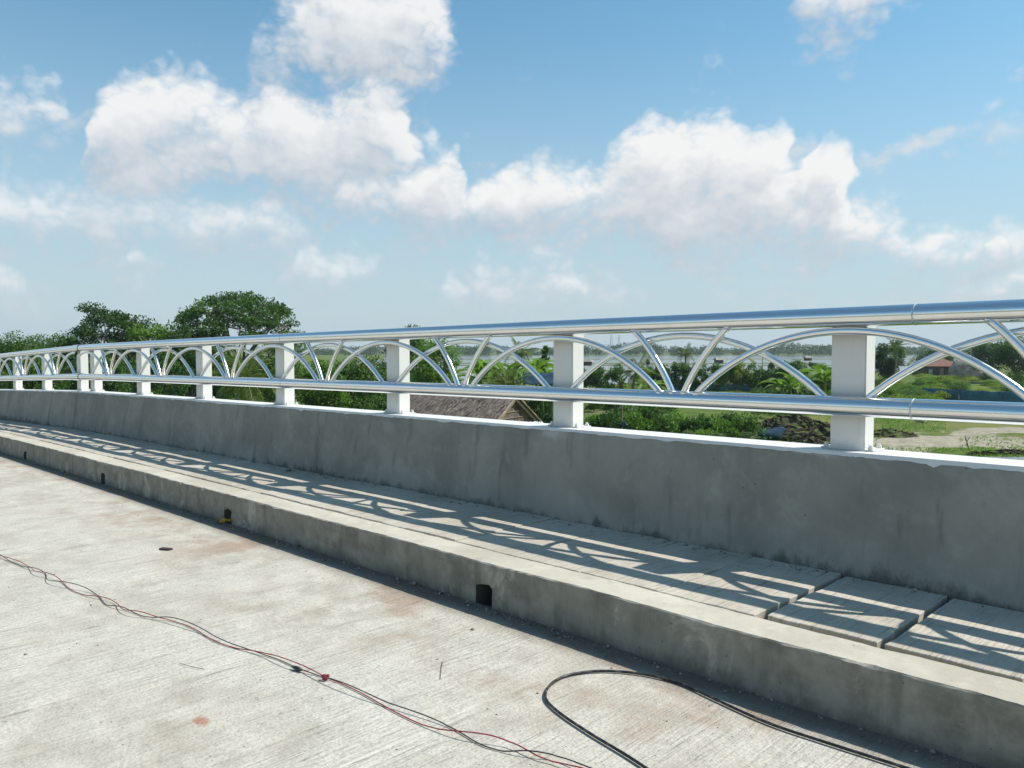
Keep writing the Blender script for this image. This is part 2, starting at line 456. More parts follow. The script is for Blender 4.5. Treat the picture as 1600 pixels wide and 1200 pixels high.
ZS_FOOT = 0.241
M = {}
M['road'] = m_road()
M['wall'] = m_concrete('parapet_concrete', (0.225, 0.220, 0.192), (0.315, 0.305, 0.265), (0.140, 0.141, 0.126), 0.85, foot=ZS_FOOT, smear=[(-3.78, 0.80, 0.16, 0.06), (-1.85, 0.83, 0.18, 0.03)])
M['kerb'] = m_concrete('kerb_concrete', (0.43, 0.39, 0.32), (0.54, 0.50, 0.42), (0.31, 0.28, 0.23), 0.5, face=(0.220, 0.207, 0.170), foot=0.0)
M['slab'] = m_concrete('slab_concrete', (0.40, 0.36, 0.295), (0.52, 0.475, 0.40), (0.22, 0.195, 0.155), 0.35, 1.5)
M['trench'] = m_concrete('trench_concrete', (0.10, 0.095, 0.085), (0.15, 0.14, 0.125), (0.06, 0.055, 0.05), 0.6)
M['deck'] = m_concrete('deck_concrete', (0.28, 0.27, 0.25), (0.36, 0.35, 0.33), (0.18, 0.17, 0.15), 0.6)
M['white'] = m_paint('white_paint', (0.70, 0.70, 0.685), 0.5, 0.45)
M['post'] = m_post()
M['steel'] = m_steel()
t = NT('weld_bead'); M['weld'] = t.out(t.mix(t.ramp(t.noise(t.geo.outputs['Position'], 90, 3), 0.35, 0.65), (0.45, 0.45, 0.46), (0.8, 0.8, 0.8)), 0.5, 1.0)
M['bolt'] = m_paint('bolt_paint', (0.70, 0.70, 0.70), 0.35, 0.5)

# ------------------------------------------------------------------ bridge deck
X0B, X1B, XJ = -64.0, 14.0, -14.32
YK, YS, YWALL, YTOP = 2.936, 3.148, 4.072, 4.152            # kerb face, kerb back, wall foot, wall top edge
ZS, ZW, ZL, ZT = 0.241, 0.854, 1.094, 1.562                 # walkway, wall top, lower rail, top rail


def xs(a, b, step):
    n = max(2, int(round((b - a) / step)) + 1)
    return np.linspace(a, b, n)


def sheet(name, X, Y, zf):
    V = [(x, y, zf(x, y)) for x in X for y in Y]
    ny = len(Y)
    F = [(i * ny + j, (i + 1) * ny + j, (i + 1) * ny + j + 1, i * ny + j + 1) for i in range(len(X) - 1) for j in range(ny - 1)]
    me = bpy.data.meshes.new(name); me.from_pydata(V, [], F); return me


HOLES = [-18.8, -15.6, -12.45, -9.31, -6.30, -3.18, -0.1, 3.0, 6.1]
o = link('road', sheet('road', xs(X0B, X1B, 0.5), np.linspace(-6.5, YK + 0.012, 8), lambda x, y: grade(x)), M['road']); tag(o, kind='structure')
V, F = [], []
for a, b in zip(xs(X0B, X1B, 2)[:-1], xs(X0B, X1B, 2)[1:]):
    bb = len(V)
    for x in (a, b):
        g_ = grade(x)
        V += [(x, -7.0, g_ - 0.9), (x, 4.6, g_ - 0.9), (x, 4.6, g_ - 0.16), (x, -7.0, g_ - 0.16)]
    F += [(bb + k, bb + (k + 1) % 4, bb + 4 + (k + 1) % 4, bb + 4 + k) for k in range(4)]
F += [(3, 2, 1, 0), (len(V) - 4, len(V) - 3, len(V) - 2, len(V) - 1)]
me = bpy.data.meshes.new('deck'); me.from_pydata(V, [], F)
o = link('bridge_deck', me, M['deck']); tag(o, kind='structure')


def jit(n, s, k=3):
    a = rng.normal(0, 1, n)
    ker = np.ones(k) / k
    return np.convolve(a, ker, 'same') * s


def kerb_mesh():
    X = list(xs(X0B, -20, 0.25)[:-1]) + list(xs(-20, 4, 0.03)[:-1]) + list(xs(4, X1B, 0.25))
    for h in HOLES:
        X = [x for x in X if abs(x - (h - 0.066)) > 0.02 and abs(x - (h + 0.066)) > 0.02] + [h - 0.066, h + 0.066]
    X = np.array(sorted(X)); n = len(X)
    e1, e2, e3 = jit(n, 0.004), jit(n, 0.004), jit(n, 0.003)
    low = jit(n, 0.012, 25)
    chip = np.where(rng.random(n) < 0.03, rng.random(n) * 0.018, 0)
    prof = []
    for i, x in enumerate(X):
        g_ = grade(x)
        z = ZS + 0.0 + low[i] * 0.5
        bev = 0.005 + abs(e1[i]) + chip[i]
        prof.append([(YK + low[i], g_ - 0.02), (YK + low[i] + e3[i], g_ + 0.06), (YK + low[i] + 0.002, g_ + 0.118 - 0.016 * any(abs(abs(x - h) - 0.066) < 0.004 for h in HOLES) + 1.6 * e1[i]), (YK + low[i] + e2[i] * 0.6, g_ + z - bev),
                     (YK + low[i] + bev, g_ + z + e1[i] * 0.3), (YK + 0.10, g_ + z + 0.001), (YS - 0.008, g_ + z + e2[i] * 0.4), (YS + e3[i], g_ + z - 0.012), (YS, g_ + 0.03)])
    V = [(x, *q) for x, p in zip(X, prof) for q in p]
    k = 9; F = []
    for i in range(n - 1):
        xm = (X[i] + X[i + 1]) / 2
        inh = any(abs(xm - h) < 0.066 for h in HOLES)
        for j in range(k - 1):
            if inh and j in (0, 1): continue
            F.append((i * k + j, (i + 1) * k + j, (i + 1) * k + j + 1, i * k + j + 1))
    for h in HOLES:                                            # inside of each drain opening, coloured dark to stand for its shade
        g_ = grade(h); b = len(V); a0, a1 = h - 0.066, h + 0.066
        V += [(a0, YK + 0.003, g_ - 0.02), (a1, YK + 0.003, g_ - 0.02), (a1, YK + 0.003, g_ + 0.125), (a0, YK + 0.003, g_ + 0.125),
              (a0, YS - 0.015, g_ - 0.02), (a1, YS - 0.015, g_ - 0.02), (a1, YS - 0.015, g_ + 0.12), (a0, YS - 0.015, g_ + 0.12)]
        F += [(b, b + 4, b + 7, b + 3), (b + 1, b + 2, b + 6, b + 5), (b + 3, b + 7, b + 6, b + 2), (b, b + 1, b + 5, b + 4)]
    me = bpy.data.meshes.new('kerb'); me.from_pydata(V, [], F)
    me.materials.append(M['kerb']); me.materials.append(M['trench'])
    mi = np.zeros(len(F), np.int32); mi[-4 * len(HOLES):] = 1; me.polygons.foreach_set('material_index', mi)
    return me


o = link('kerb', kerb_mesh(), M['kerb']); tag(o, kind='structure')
o = link('drain_trench', sheet('drain_trench', xs(X0B, X1B, 1.0), [YS + 0.001, 3.6, YWALL + 0.05], lambda x, y: grade(x) + 0.04), M['trench']); tag(o, kind='structure')

# precast walkway slabs, each its own piece of the walkway
walk = empty('walkway', (0, 0, 0)); tag(walk, kind='structure')


def slab_mesh(L_, wid, seed):
    r = np.random.default_rng(seed)
    bm = bmesh.new(); bmesh.ops.create_cube(bm, size=1)
    for v in bm.verts: v.co = Vector((v.co.x * L_, v.co.y * wid, v.co.z * 0.10))
    bmesh.ops.subdivide_edges(bm, edges=[e for e in bm.edges if abs(e.verts[0].co.x - e.verts[1].co.x) < 1e-5 and abs(e.verts[0].co.y - e.verts[1].co.y) > 0.1], cuts=7, use_grid_fill=True)
    bmesh.ops.subdivide_edges(bm, edges=[e for e in bm.edges if abs(e.verts[0].co.x - e.verts[1].co.x) > 0.1], cuts=4, use_grid_fill=True)
    for v in bm.verts:
        if abs(abs(v.co.x) - L_ / 2) < 1e-4: v.co.x += r.normal(0, 0.0025)
        if abs(abs(v.co.y) - wid / 2) < 1e-4: v.co.y += r.normal(0, 0.003)
        if v.co.z > 0: v.co.z += r.normal(0, 0.0008)
    ed = [e for e in bm.edges if e.is_boundary is False and len(e.link_faces) == 2 and e.calc_face_angle(0) > 0.8]
    bmesh.ops.bevel(bm, geom=ed, offset=0.0028, segments=1, affect='EDGES')
    me = bpy.data.meshes.new('slab'); bm.to_mesh(me); bm.free(); me.materials.append(M['slab'])
    return me


SL = [slab_mesh(0.494, 0.905, k) for k in range(6)]
SLG = [slab_mesh(0.472, 0.842, 20 + k) for k in range(2)]
edge_x = -1.69 + 0.5 * np.arange(-125, 28)
for i, xa in enumerate(edge_x):
    if xa < X0B or xa + 0.5 > X1B: continue
    near = xa >= -1.70
    xc = xa + 0.25 + (0.012 if near else 0)
    me = random.choice(SLG if near else SL)
    s_ = link('slab', me, None, walk)
    yc = (YS + YWALL) / 2 + (0.030 if near else 0.010) + random.uniform(-0.003, 0.003)
    sl = (grade(xc + 0.25) - grade(xc - 0.25)) / 0.5
    s_.location = (xc, yc, grade(xc) + ZS - 0.0495 + random.uniform(-0.004, 0.003) - (0.012 if near else 0))
    s_.rotation_euler = (random.uniform(-0.004, 0.004), -math.atan(sl), random.uniform(-0.004, 0.004))


# parapet wall, cast in two lengths that meet at the expansion joint
def wall(a, b, label):
    X = xs(a, b, 0.12); n = len(X)
    e = jit(n, 0.003); lo = jit(n, 0.006, 15)
    prof = []
    for i, x in enumerate(X):
        g_ = grade(x)
        prof.append([(YWALL + 0.001, g_ - 0.3), (YWALL + lo[i] * 0.5, g_ + ZS), (YWALL + 0.035 + lo[i], g_ + (ZS + ZW) / 2), (YTOP + e[i], g_ + ZW - 0.014 + e[i]),
                     (YTOP + 0.010, g_ + ZW), (YTOP + 0.25, g_ + ZW), (YTOP + 0.255, g_ - 0.5)])
    k = 7
    V = [(x, *q) for x, p in zip(X, prof) for q in p]
    F = [(i * k + j, (i + 1) * k + j, (i + 1) * k + j + 1, i * k + j + 1) for i in range(n - 1) for j in range(k - 1)]
    F += [tuple(range(k))[::-1], tuple(range((n - 1) * k, n * k))]
    me = bpy.data.meshes.new('parapet'); me.from_pydata(V, [], F)
    w_ = link('parapet_wall', me, M['wall']); tag(w_, label, 'wall')
    # white paint brushed over the top, its front edge ragged
    X = xs(a + 0.002, b - 0.002, 0.035); n = len(X)
    r1 = np.abs(jit(n, 0.009, 4)) + np.abs(jit(n, 0.010, 30))
    run = np.where(rng.random(n) < 0.02, rng.random(n) * 0.02, 0)
    V = []
    for i, x in enumerate(X):
        g_ = grade(x); d = min(0.03, r1[i] + run[i])
        V += [(x, YTOP - 0.004 - d * 0.1, g_ + ZW - 0.012 - d), (x, YTOP + 0.004, g_ + ZW + 0.004), (x, YTOP + 0.12, g_ + ZW + 0.005), (x, YTOP + 0.246, g_ + ZW + 0.004)]
    F = [(i * 4 + j, (i + 1) * 4 + j, (i + 1) * 4 + j + 1, i * 4 + j + 1) for i in range(n - 1) for j in range(3)]
    me = bpy.data.meshes.new('paint'); me.from_pydata(V, [], F)
    link('paint_coat', me, M['white'], w_)
    return w_


wall(XJ + 0.012, X1B, 'long grey concrete parapet wall with white painted top, nearest the camera')
wall(X0B, XJ - 0.012, 'farther length of grey concrete parapet wall beyond the expansion joint')


# ------------------------------------------------------------------ railing of steel pipes on white posts
YR, RR = 4.184, 0.052                                        # rail line, rail radius
YPF = YR + 0.053                                             # front face of the posts


def arc_pts(xa, za, xb, zb, bulge, n):
    """circular arc in the rail plane from (xa,za) to (xb,zb), sagitta bulge to the left of the chord"""
    cx, cz = (xa + xb) / 2, (za + zb) / 2
    dx, dz = xb - xa, zb - za; c = math.hypot(dx, dz)
    Rr = (c * c / 4 + bulge * bulge) / (2 * bulge)
    nx, nz = -dz / c, dx / c
    ox, oz = cx - nx * (Rr - bulge), cz - nz * (Rr - bulge)
    a0 = math.atan2(za - oz, xa - ox); a1 = math.atan2(zb - oz, xb - ox)
    d = a1 - a0
    while d > math.pi: d -= 2 * math.pi
    while d < -math.pi: d += 2 * math.pi
    return [(ox + Rr * math.cos(a0 + d * i / n), oz + Rr * math.sin(a0 + d * i / n)) for i in range(n + 1)]


def post(x, parent, first):
    g_ = grade(x)
    if 'post' not in MESH:
        me = bev_box('post', -0.092, 0.092, 0, 0.125, 0, ZT - ZW - 0.035, 0.006); me.materials.append(M['post']); MESH['post'] = me
        me = bev_box('base_plate', -0.142, 0.142, -0.004, 0.150, 0, 0.008, 0.003); me.materials.append(M['white']); MESH['plate'] = me
        bm = bmesh.new()
        bmesh.ops.create_cone(bm, cap_ends=True, segments=6, radius1=0.014, radius2=0.013, depth=0.014, matrix=Matrix.Translation((0, 0, 0.0085)))
        bmesh.ops.create_cone(bm, cap_ends=True, segments=10, radius1=0.008, radius2=0.0075, depth=0.010, matrix=Matrix.Translation((0, 0, 0.019)))
        me = bpy.data.meshes.new('bolt'); bm.to_mesh(me); bm.free(); me.materials.append(M['bolt']); MESH['bolt'] = me
    p = link('post', MESH['post'], None, parent); p.location = (x, YPF, g_ + ZW + 0.004)
    q = link('base_plate', MESH['plate'], None, p); q.location = (0, 0, 0.002)
    for bx_ in (-0.118, 0.118):
        for by in (0.016, 0.128):
            b_ = link('bolt', MESH['bolt'], None, p); b_.location = (bx_, by, 0.010); b_.rotation_euler = (0, 0, random.random() * 3)


MESH = {}


def slope_rail(name, xa, xb, z, parent, extra=0.0, rad=RR, step=0.5):
    X = xs(xa, xb, step)
    return link(name, tube(name, [(x, YR, grade(x) + z) for x in X], rad, 28, False), M['steel'], parent)


def railing(root, posts, xa, xb, seams):
    for i, x in enumerate(posts): post(x, root, i == 0)
    cuts = [xa] + [s for s in sorted(seams) if xa < s < xb] + [xb]
    for a, b in zip(cuts[:-1], cuts[1:]):
        for nm, z in (('top_rail', ZT), ('lower_rail', ZL)):
            r_ = slope_rail(nm, a + 0.0012, b - 0.0012, z, root)
            if b != xb:                                          # ground-down weld ring where two lengths meet
                link('weld_ring', tube('weld_ring', [(b - 0.005, YR, grade(b) + z), (b, YR, grade(b) + z), (b + 0.005, YR, grade(b) + z)], [RR + 0.0002, RR + 0.0022, RR + 0.0002], 28, False), M['weld'], r_)
    zb, zt = ZL + 0.026, ZT - RR - 0.021
    mids = [(a + b) / 2 for a, b in zip(posts[:-1], posts[1:])]
    bays = sorted(posts)
    if 'bead' not in MESH:
        bm = bmesh.new(); bmesh.ops.create_icosphere(bm, subdivisions=2, radius=1.0)
        for v in bm.verts: v.co = Vector((v.co.x * 0.030, v.co.y * 0.027, v.co.z * 0.0075)) * random.uniform(0.9, 1.1)
        me = bpy.data.meshes.new('weld_bead'); bm.to_mesh(me); bm.free(); me.materials.append(M['weld']); MESH['bead'] = me

    def bead(x, z, y, parent):
        b_ = link('weld_bead', MESH['bead'], None, parent); b_.location = (x, y, z + grade(x)); b_.rotation_euler = (0, 0, random.uniform(0, 3))
    for x in posts:                                              # arches springing from mid-bay to mid-bay over a post
        P = arc_pts(x - 0.89, zb, x + 0.89, zb, zt - zb, 28)
        P = [q for q in P if xa < q[0] < xb]
        if len(P) > 3: ar = link('arch', tube('arch', [(q[0], YR - 0.020, q[1] + grade(q[0])) for q in P], 0.0205, 14, False), M['steel'], root)
        if root is r1:
            for q in (P[0], P[-1]): bead(q[0] + (0.016 if q[0] < x else -0.016), ZL + RR - 0.004, YR - 0.018, ar)
    for a, b in zip(bays[:-1], bays[1:]):
        m_ = (a + b) / 2; hs = (b - a) / 2 - 0.10
        P = arc_pts(m_ - hs, zb, m_ + hs, zb, zt - zb - 0.004, 28)
        ar = link('arch', tube('arch', [(q[0], YR + 0.026, q[1] + grade(q[0])) for q in P], 0.0205, 14, False), M['steel'], root)
        if root is r1:
            for q in (P[0], P[-1]): bead(q[0] + (0.016 if q[0] < m_ else -0.016), ZL + RR - 0.006, YR + 0.022, ar)
        for s_ in (-1, 1):
            P = arc_pts(m_ + s_ * 0.036, zb, m_ + s_ * 0.36, ZT - 0.014, 0.032 * (1 if s_ > 0 else -1) if False else 0.03, 10) if s_ > 0 else \
                [(2 * m_ - q[0], q[1]) for q in arc_pts(m_ + 0.036, zb, m_ + 0.36, ZT - 0.014, 0.03, 10)]
            st_ = link('strut', tube('strut', [(q[0], YR - 0.018, q[1] + grade(q[0])) for q in P], 0.0205, 14, False), M['steel'], root)
            if root is r1:
                bead(m_ + s_ * 0.046, ZL + RR - 0.004, YR - 0.016, st_); bead(m_ + s_ * 0.332, ZT - RR + 0.006, YR - 0.018, st_)


r1 = empty('steel_railing', (0, 0, 0))
tag(r1, 'polished steel pipe railing of interlaced arches on white posts, on the near parapet', 'railing')
p1 = [-1.748 - 2.0167 * n for n in range(7)] + [-1.748 + 2.0167 * n for n in range(1, 8)]
railing(r1, sorted(p1), XJ + 0.01, 13.6, [-1.40, -7.6, 4.6, 10.6])
r2 = empty('steel_railing', (0, 0, 0))
tag(r2, 'farther polished steel pipe railing on white posts beyond the expansion joint', 'railing')
p2 = [-14.53 - 2.06 * n for n in range(23)]
railing(r2, sorted(p2), -62.5, XJ - 0.01, [-20.5, -26.6, -32.7])
for z in (ZT, ZL):                                            # sleeves bridging the joint
    link('sleeve', tube('sleeve', [(x, YR, grade(x) + z) for x in (XJ - 0.24, XJ - 0.16, XJ, XJ + 0.10)], [RR + 0.006] * 4, 28, False), M['steel'], r2)

# ------------------------------------------------------------------ land below the bridge
def m_ground():
    t = NT('plain_ground'); P = t.geo.outputs['Position']
    a = t.noise(P, 0.045, 5, 0.6, 0.5); b = t.noise(P, 0.5, 5, 0.65); c = t.noise(P, 5, 4, 0.6)
    col = t.mix(t.ramp(b, 0.35, 0.65), (0.065, 0.105, 0.022), (0.12, 0.165, 0.035))
    col = t.mix(t.ramp(a, 0.48, 0.62), col, (0.17, 0.175, 0.055))
    col = t.mix(t.math('MULTIPLY', t.ramp(t.noise(P, 0.11, 4, 0.6), 0.60, 0.70), 0.85), col, (0.20, 0.165, 0.11))
    col = t.mix(t.math('MULTIPLY', t.ramp(c, 0.55, 0.75), 0.4), col, (0.045, 0.06, 0.02))
    # trodden bare mud beside the creek
    for (cx, cy, rx, ry) in ((1475, 63.5, 9.5, 5.2), (1640, 72, 14, 3.4), (1400, 57.5, 3.5, 2.6)):
        q = at(cx, cy)
        mp = t.N.new('ShaderNodeMapping'); mp.vector_type = 'TEXTURE'; t.put(mp.inputs['Vector'], P)
        mp.inputs['Location'].default_value = (q.x, q.y, 0); mp.inputs['Rotation'].default_value = (0, 0, YW + 0.22); mp.inputs['Scale'].default_value = (rx, ry, 1e4)
        ln = t.N.new('ShaderNodeVectorMath'); ln.operation = 'LENGTH'; t.put(ln.inputs[0], mp.outputs[0])
        e = t.math('ADD', ln.outputs['Value'], t.math('MULTIPLY', t.math('SUBTRACT', t.noise(P, 0.28, 6, 0.65, 0.5), 0.5), 2.6))
        md = t.mix(t.ramp(t.noise(P, 1.6, 5, 0.65), 0.3, 0.7), (0.24, 0.21, 0.15), (0.40, 0.36, 0.28))
        col = t.mix(t.ramp(e, 1.05, 0.72), col, md)
    return t.out(col, 0.95, 0, t.bump(c, 0.6, 0.2), 0.1)


def m_mud():
    t = NT('dry_mud'); P = t.geo.outputs['Position']
    a = t.noise(P, 0.35, 5, 0.62, 0.6); c = t.noise(P, 3, 5, 0.65)
    col = t.mix(t.ramp(c, 0.3, 0.7), (0.21, 0.185, 0.135), (0.36, 0.325, 0.25))
    col = t.mix(t.ramp(a, 0.50, 0.60), col, (0.11, 0.125, 0.045))
    return t.out(col, 0.9, 0, t.bump(c, 0.8, 0.15), 0.15)


def m_soil(name, a, b, sc_=2.0, grass=0.0):
    t = NT(name); P = t.geo.outputs['Position']
    c = t.noise(P, sc_, 5, 0.65)
    col = t.mix(t.ramp(c, 0.3, 0.7), a, b)
    if grass:
        up = t.ramp(t.sep(t.geo.outputs['Normal'])[2], 0.55, 0.9)
        col = t.mix(t.math('MULTIPLY', up, t.ramp(t.noise(P, 0.8, 4), 0.38, 0.54)), col, (0.10, 0.13, 0.035))
    return t.out(col, 0.95, 0, t.bump(c, 0.9, 0.15), 0.1)


def m_water(name, col):
    t = NT(name); P = t.geo.outputs['Position']
    r = t.noise(t.scale(P, (1, 1, 1)), 1.4, 4, 0.6)
    return t.out(col, 0.12, 0, t.bump(r, 0.06, 0.05), 0.5)


def m_leaf(name, c1, c2, trans=0.32, yellow=0.0):
    m = bpy.data.materials.new(name); m.use_nodes = True
    N, L = m.node_tree.nodes, m.node_tree.links; N.clear()
    g = N.new('ShaderNodeNewGeometry'); oi = N.new('ShaderNodeObjectInfo')
    nz = N.new('ShaderNodeTexNoise'); nz.inputs['Scale'].default_value = 0.45; nz.inputs['Detail'].default_value = 2
    L.new(g.outputs['Position'], nz.inputs['Vector'])
    ad = N.new('ShaderNodeMath'); ad.operation = 'MULTIPLY_ADD'; L.new(g.outputs['Random Per Island'], ad.inputs[0]); ad.inputs[1].default_value = 0.5
    mr = N.new('ShaderNodeMapRange'); L.new(nz.outputs['Fac'], mr.inputs[0])
    for i, q in enumerate((0.35, 0.65, 0.0, 0.5)): mr.inputs[i + 1].default_value = q
    L.new(mr.outputs[0], ad.inputs[2])
    mx = N.new('ShaderNodeMix'); mx.data_type = 'RGBA'; L.new(ad.outputs[0], mx.inputs[0]); mx.inputs[6].default_value = (*c1, 1); mx.inputs[7].default_value = (*c2, 1)
    hs = N.new('ShaderNodeHueSaturation'); L.new(mx.outputs[2], hs.inputs['Color'])
    vv = N.new('ShaderNodeMapRange'); L.new(oi.outputs['Random'], vv.inputs[0]); vv.inputs[3].default_value = 0.8; vv.inputs[4].default_value = 1.2
    L.new(vv.outputs[0], hs.inputs['Value'])
    d = N.new('ShaderNodeBsdfPrincipled'); L.new(hs.outputs[0], d.inputs['Base Color']); d.inputs['Roughness'].default_value = 0.55; d.inputs['Specular IOR Level'].default_value = 0.25
    tr = N.new('ShaderNodeBsdfTranslucent')
    br = N.new('ShaderNodeMix'); br.data_type = 'RGBA'; br.blend_type = 'MULTIPLY'; br.inputs[0].default_value = 1; L.new(hs.outputs[0], br.inputs[6]); br.inputs[7].default_value = (1.25, 1.35, 0.6, 1)
    L.new(br.outputs[2], tr.inputs['Color'])
    ms = N.new('ShaderNodeMixShader'); ms.inputs[0].default_value = trans; L.new(d.outputs[0], ms.inputs[1]); L.new(tr.outputs[0], ms.inputs[2])
    o = N.new('ShaderNodeOutputMaterial'); L.new(ms.outputs[0], o.inputs[0])
    return m


def m_bark(name, a, b):
    t = NT(name); P = t.tc.outputs['Object']
    n = t.noise(t.scale(P, (3, 3, 0.6)), 3, 5, 0.65)
    return t.out(t.mix(t.ramp(n, 0.3, 0.7), a, b), 0.9, 0, t.bump(n, 0.6, 0.05), 0.2)


def m_thatch():
    t = NT('thatch'); P = t.geo.outputs['Position']
    r = t.geo.outputs['Random Per Island']
    col = t.mix(r, (0.10, 0.078, 0.066), (0.35, 0.295, 0.255))
    col = t.mix(t.math('MULTIPLY', t.ramp(t.noise(P, 1.2, 4), 0.5, 0.7), 0.5), col, (0.12, 0.09, 0.07))
    return t.out(col, 0.95, 0, None, 0.1)


def m_plain(name, a, b, sc_=4, rough=0.7):
    t = NT(name); P = t.tc.outputs['Object']
    return t.out(t.mix(t.ramp(t.noise(P, sc_, 4), 0.3, 0.7), a, b), rough, 0, None, 0.3)


LEAF = dict(
    dark=m_leaf('leaf_dark', (0.024, 0.066, 0.014), (0.069, 0.149, 0.028)),
    mid=m_leaf('leaf_mid', (0.046, 0.112, 0.020), (0.116, 0.215, 0.039)),
    bright=m_leaf('leaf_bright', (0.077, 0.173, 0.025), (0.177, 0.306, 0.049), 0.4),
    yellow=m_leaf('leaf_yellow', (0.131, 0.198, 0.022), (0.270, 0.322, 0.042), 0.4),
    rain=m_leaf('leaf_rain_tree', (0.033, 0.081, 0.018), (0.082, 0.156, 0.034)),
    palm=m_leaf('leaf_palm', (0.085, 0.140, 0.031), (0.200, 0.248, 0.070), 0.3),
    banana=m_leaf('leaf_banana', (0.092, 0.182, 0.031), (0.185, 0.306, 0.063), 0.4),
    far=m_leaf('leaf_far', (0.043, 0.091, 0.034), (0.085, 0.140, 0.049), 0.2),
    grey=m_leaf('leaf_grey_green', (0.092, 0.149, 0.063), (0.177, 0.240, 0.105)),
)
M['bark'] = m_bark('bark', (0.10, 0.075, 0.05), (0.19, 0.155, 0.115))
M['pale_bark'] = m_bark('pale_bark', (0.15, 0.13, 0.105), (0.27, 0.245, 0.21))
M['ground'] = m_ground(); M['mud'] = m_mud()
M['soil'] = m_soil('dug_soil', (0.035, 0.030, 0.022), (0.075, 0.062, 0.045), 2.2, 1.0)
M['dike'] = m_soil('dike_soil', (0.09, 0.10, 0.045), (0.16, 0.155, 0.085), 0.7, 0.8)
M['pond'] = m_water('pond_water', (0.055, 0.06, 0.055)); M['creek'] = m_water('creek_water', (0.11, 0.11, 0.09))
M['thatch'] = m_thatch()
M['bamboo'] = m_plain('bamboo', (0.22, 0.17, 0.10), (0.34, 0.27, 0.17))
M['net'] = m_plain('blue_net', (0.035, 0.115, 0.155), (0.075, 0.185, 0.235), 0.8, 0.8)
M['tarp'] = m_plain('blue_tarp', (0.010, 0.032, 0.055), (0.02, 0.055, 0.085), 2, 0.95)
M['sheet'] = m_plain('plastic_sheet', (0.55, 0.56, 0.55), (0.75, 0.76, 0.76), 2, 0.35)
M['roof_red'] = m_plain('red_roof', (0.15, 0.07, 0.05), (0.22, 0.11, 0.08), 1.5, 0.85)
M['house'] = m_plain('house_boards', (0.06, 0.05, 0.04), (0.12, 0.10, 0.08), 1.5, 0.9)
M['straw'] = m_plain('weathered_straw', (0.20, 0.18, 0.15), (0.36, 0.33, 0.28), 1.2, 0.95)
M['galv'] = m_plain('galvanised', (0.35, 0.36, 0.37), (0.45, 0.46, 0.47), 1, 0.5)
M['stone'] = m_plain('pale_stone', (0.45, 0.42, 0.36), (0.6, 0.57, 0.5), 3, 0.9)


def ground_mesh():
    rad = np.concatenate([np.linspace(8, 120, 40), np.geomspace(125, 9000, 40)])
    ang = np.linspace(0, 2 * math.pi, 145)[:-1]
    V = [(0, 0, GZ)]
    for r in rad:
        for a in ang:
            x, y = r * math.cos(a), r * math.sin(a)
            amp = 0.16 if r < 150 else 0.0
            z = GZ + amp * (math.sin(x * 0.31 + 1.3 * math.sin(y * 0.17)) * math.sin(y * 0.27 + 1.1 * math.sin(x * 0.11)))
            V.append((x, y, z))
    n = len(ang)
    T = np.array([(0, 1 + k, 1 + (k + 1) % n) for k in range(n)])
    Q = np.array([(1 + i * n + k, 1 + (i + 1) * n + k, 1 + (i + 1) * n + (k + 1) % n, 1 + i * n + (k + 1) % n) for i in range(len(rad) - 1) for k in range(n)])
    return mesh_np('ground', V, [T, Q])


o = link('ground', ground_mesh(), M['ground'], None, True); tag(o, kind='structure')


def poly_sheet(name, pts, z, mat, rag=0.0):
    """flat irregular patch from outline points (px, w)"""
    P = [at(a, b, z) for a, b in pts]
    out = []
    for i, p in enumerate(P):
        q = P[(i + 1) % len(P)]
        k = max(1, int((q - p).length / 3)) if rag else 1
        for j in range(k):
            r_ = p.lerp(q, j / k); out.append(r_ + Vector((random.gauss(0, rag), random.gauss(0, rag), 0)))
    bm = bmesh.new(); bm.faces.new([bm.verts.new(v) for v in out]); bmesh.ops.triangulate(bm, faces=bm.faces[:])
    bm.normal_update()
    if sum(f.normal.z for f in bm.faces) < 0: bmesh.ops.reverse_faces(bm, faces=bm.faces[:])
    me = bpy.data.meshes.new(name); bm.to_mesh(me); bm.free()
    o = link(name, me, mat); tag(o, kind='structure'); return o


poly_sheet('creek', [(1500, 50.5), (1548, 52.6), (1600, 53.2), (1750, 54), (2000, 55), (2600, 60), (3600, 70), (3600, 56), (2600, 49), (2000, 46), (1700, 45.5), (1500, 45.5), (1420, 46.5), (1410, 48)], GZ + 0.215, M['creek'], 0.3)
# fish ponds reaching to the far trees, parted by low dikes
ROWS = [165, 186, 238, 262, 350, 398, 560, 900]
for i in range(len(ROWS) - 1):
    a, b = ROWS[i] + 0.3, ROWS[i + 1] - 0.3
    cols = [560, 905, 1120, 1420, 1900] if i % 2 else [600, 1010, 1240, 1600, 2000]
    if i == 0: cols = [590, 860, 1060]
    if i == 1: cols = [560, 850, 1045, 1180]
    if i == 2: cols = [560, 905, 1120, 1330]
    for c0, c1 in zip(cols[:-1], cols[1:]):
        g_ = 120 / a
        if random.random() < 0.12 and i > 2: continue
        poly_sheet('pond', [(c0 + g_, a), (c1 - g_, a), (c1 - g_, b), (c0 + g_, b)], GZ + 0.04, M['pond'])


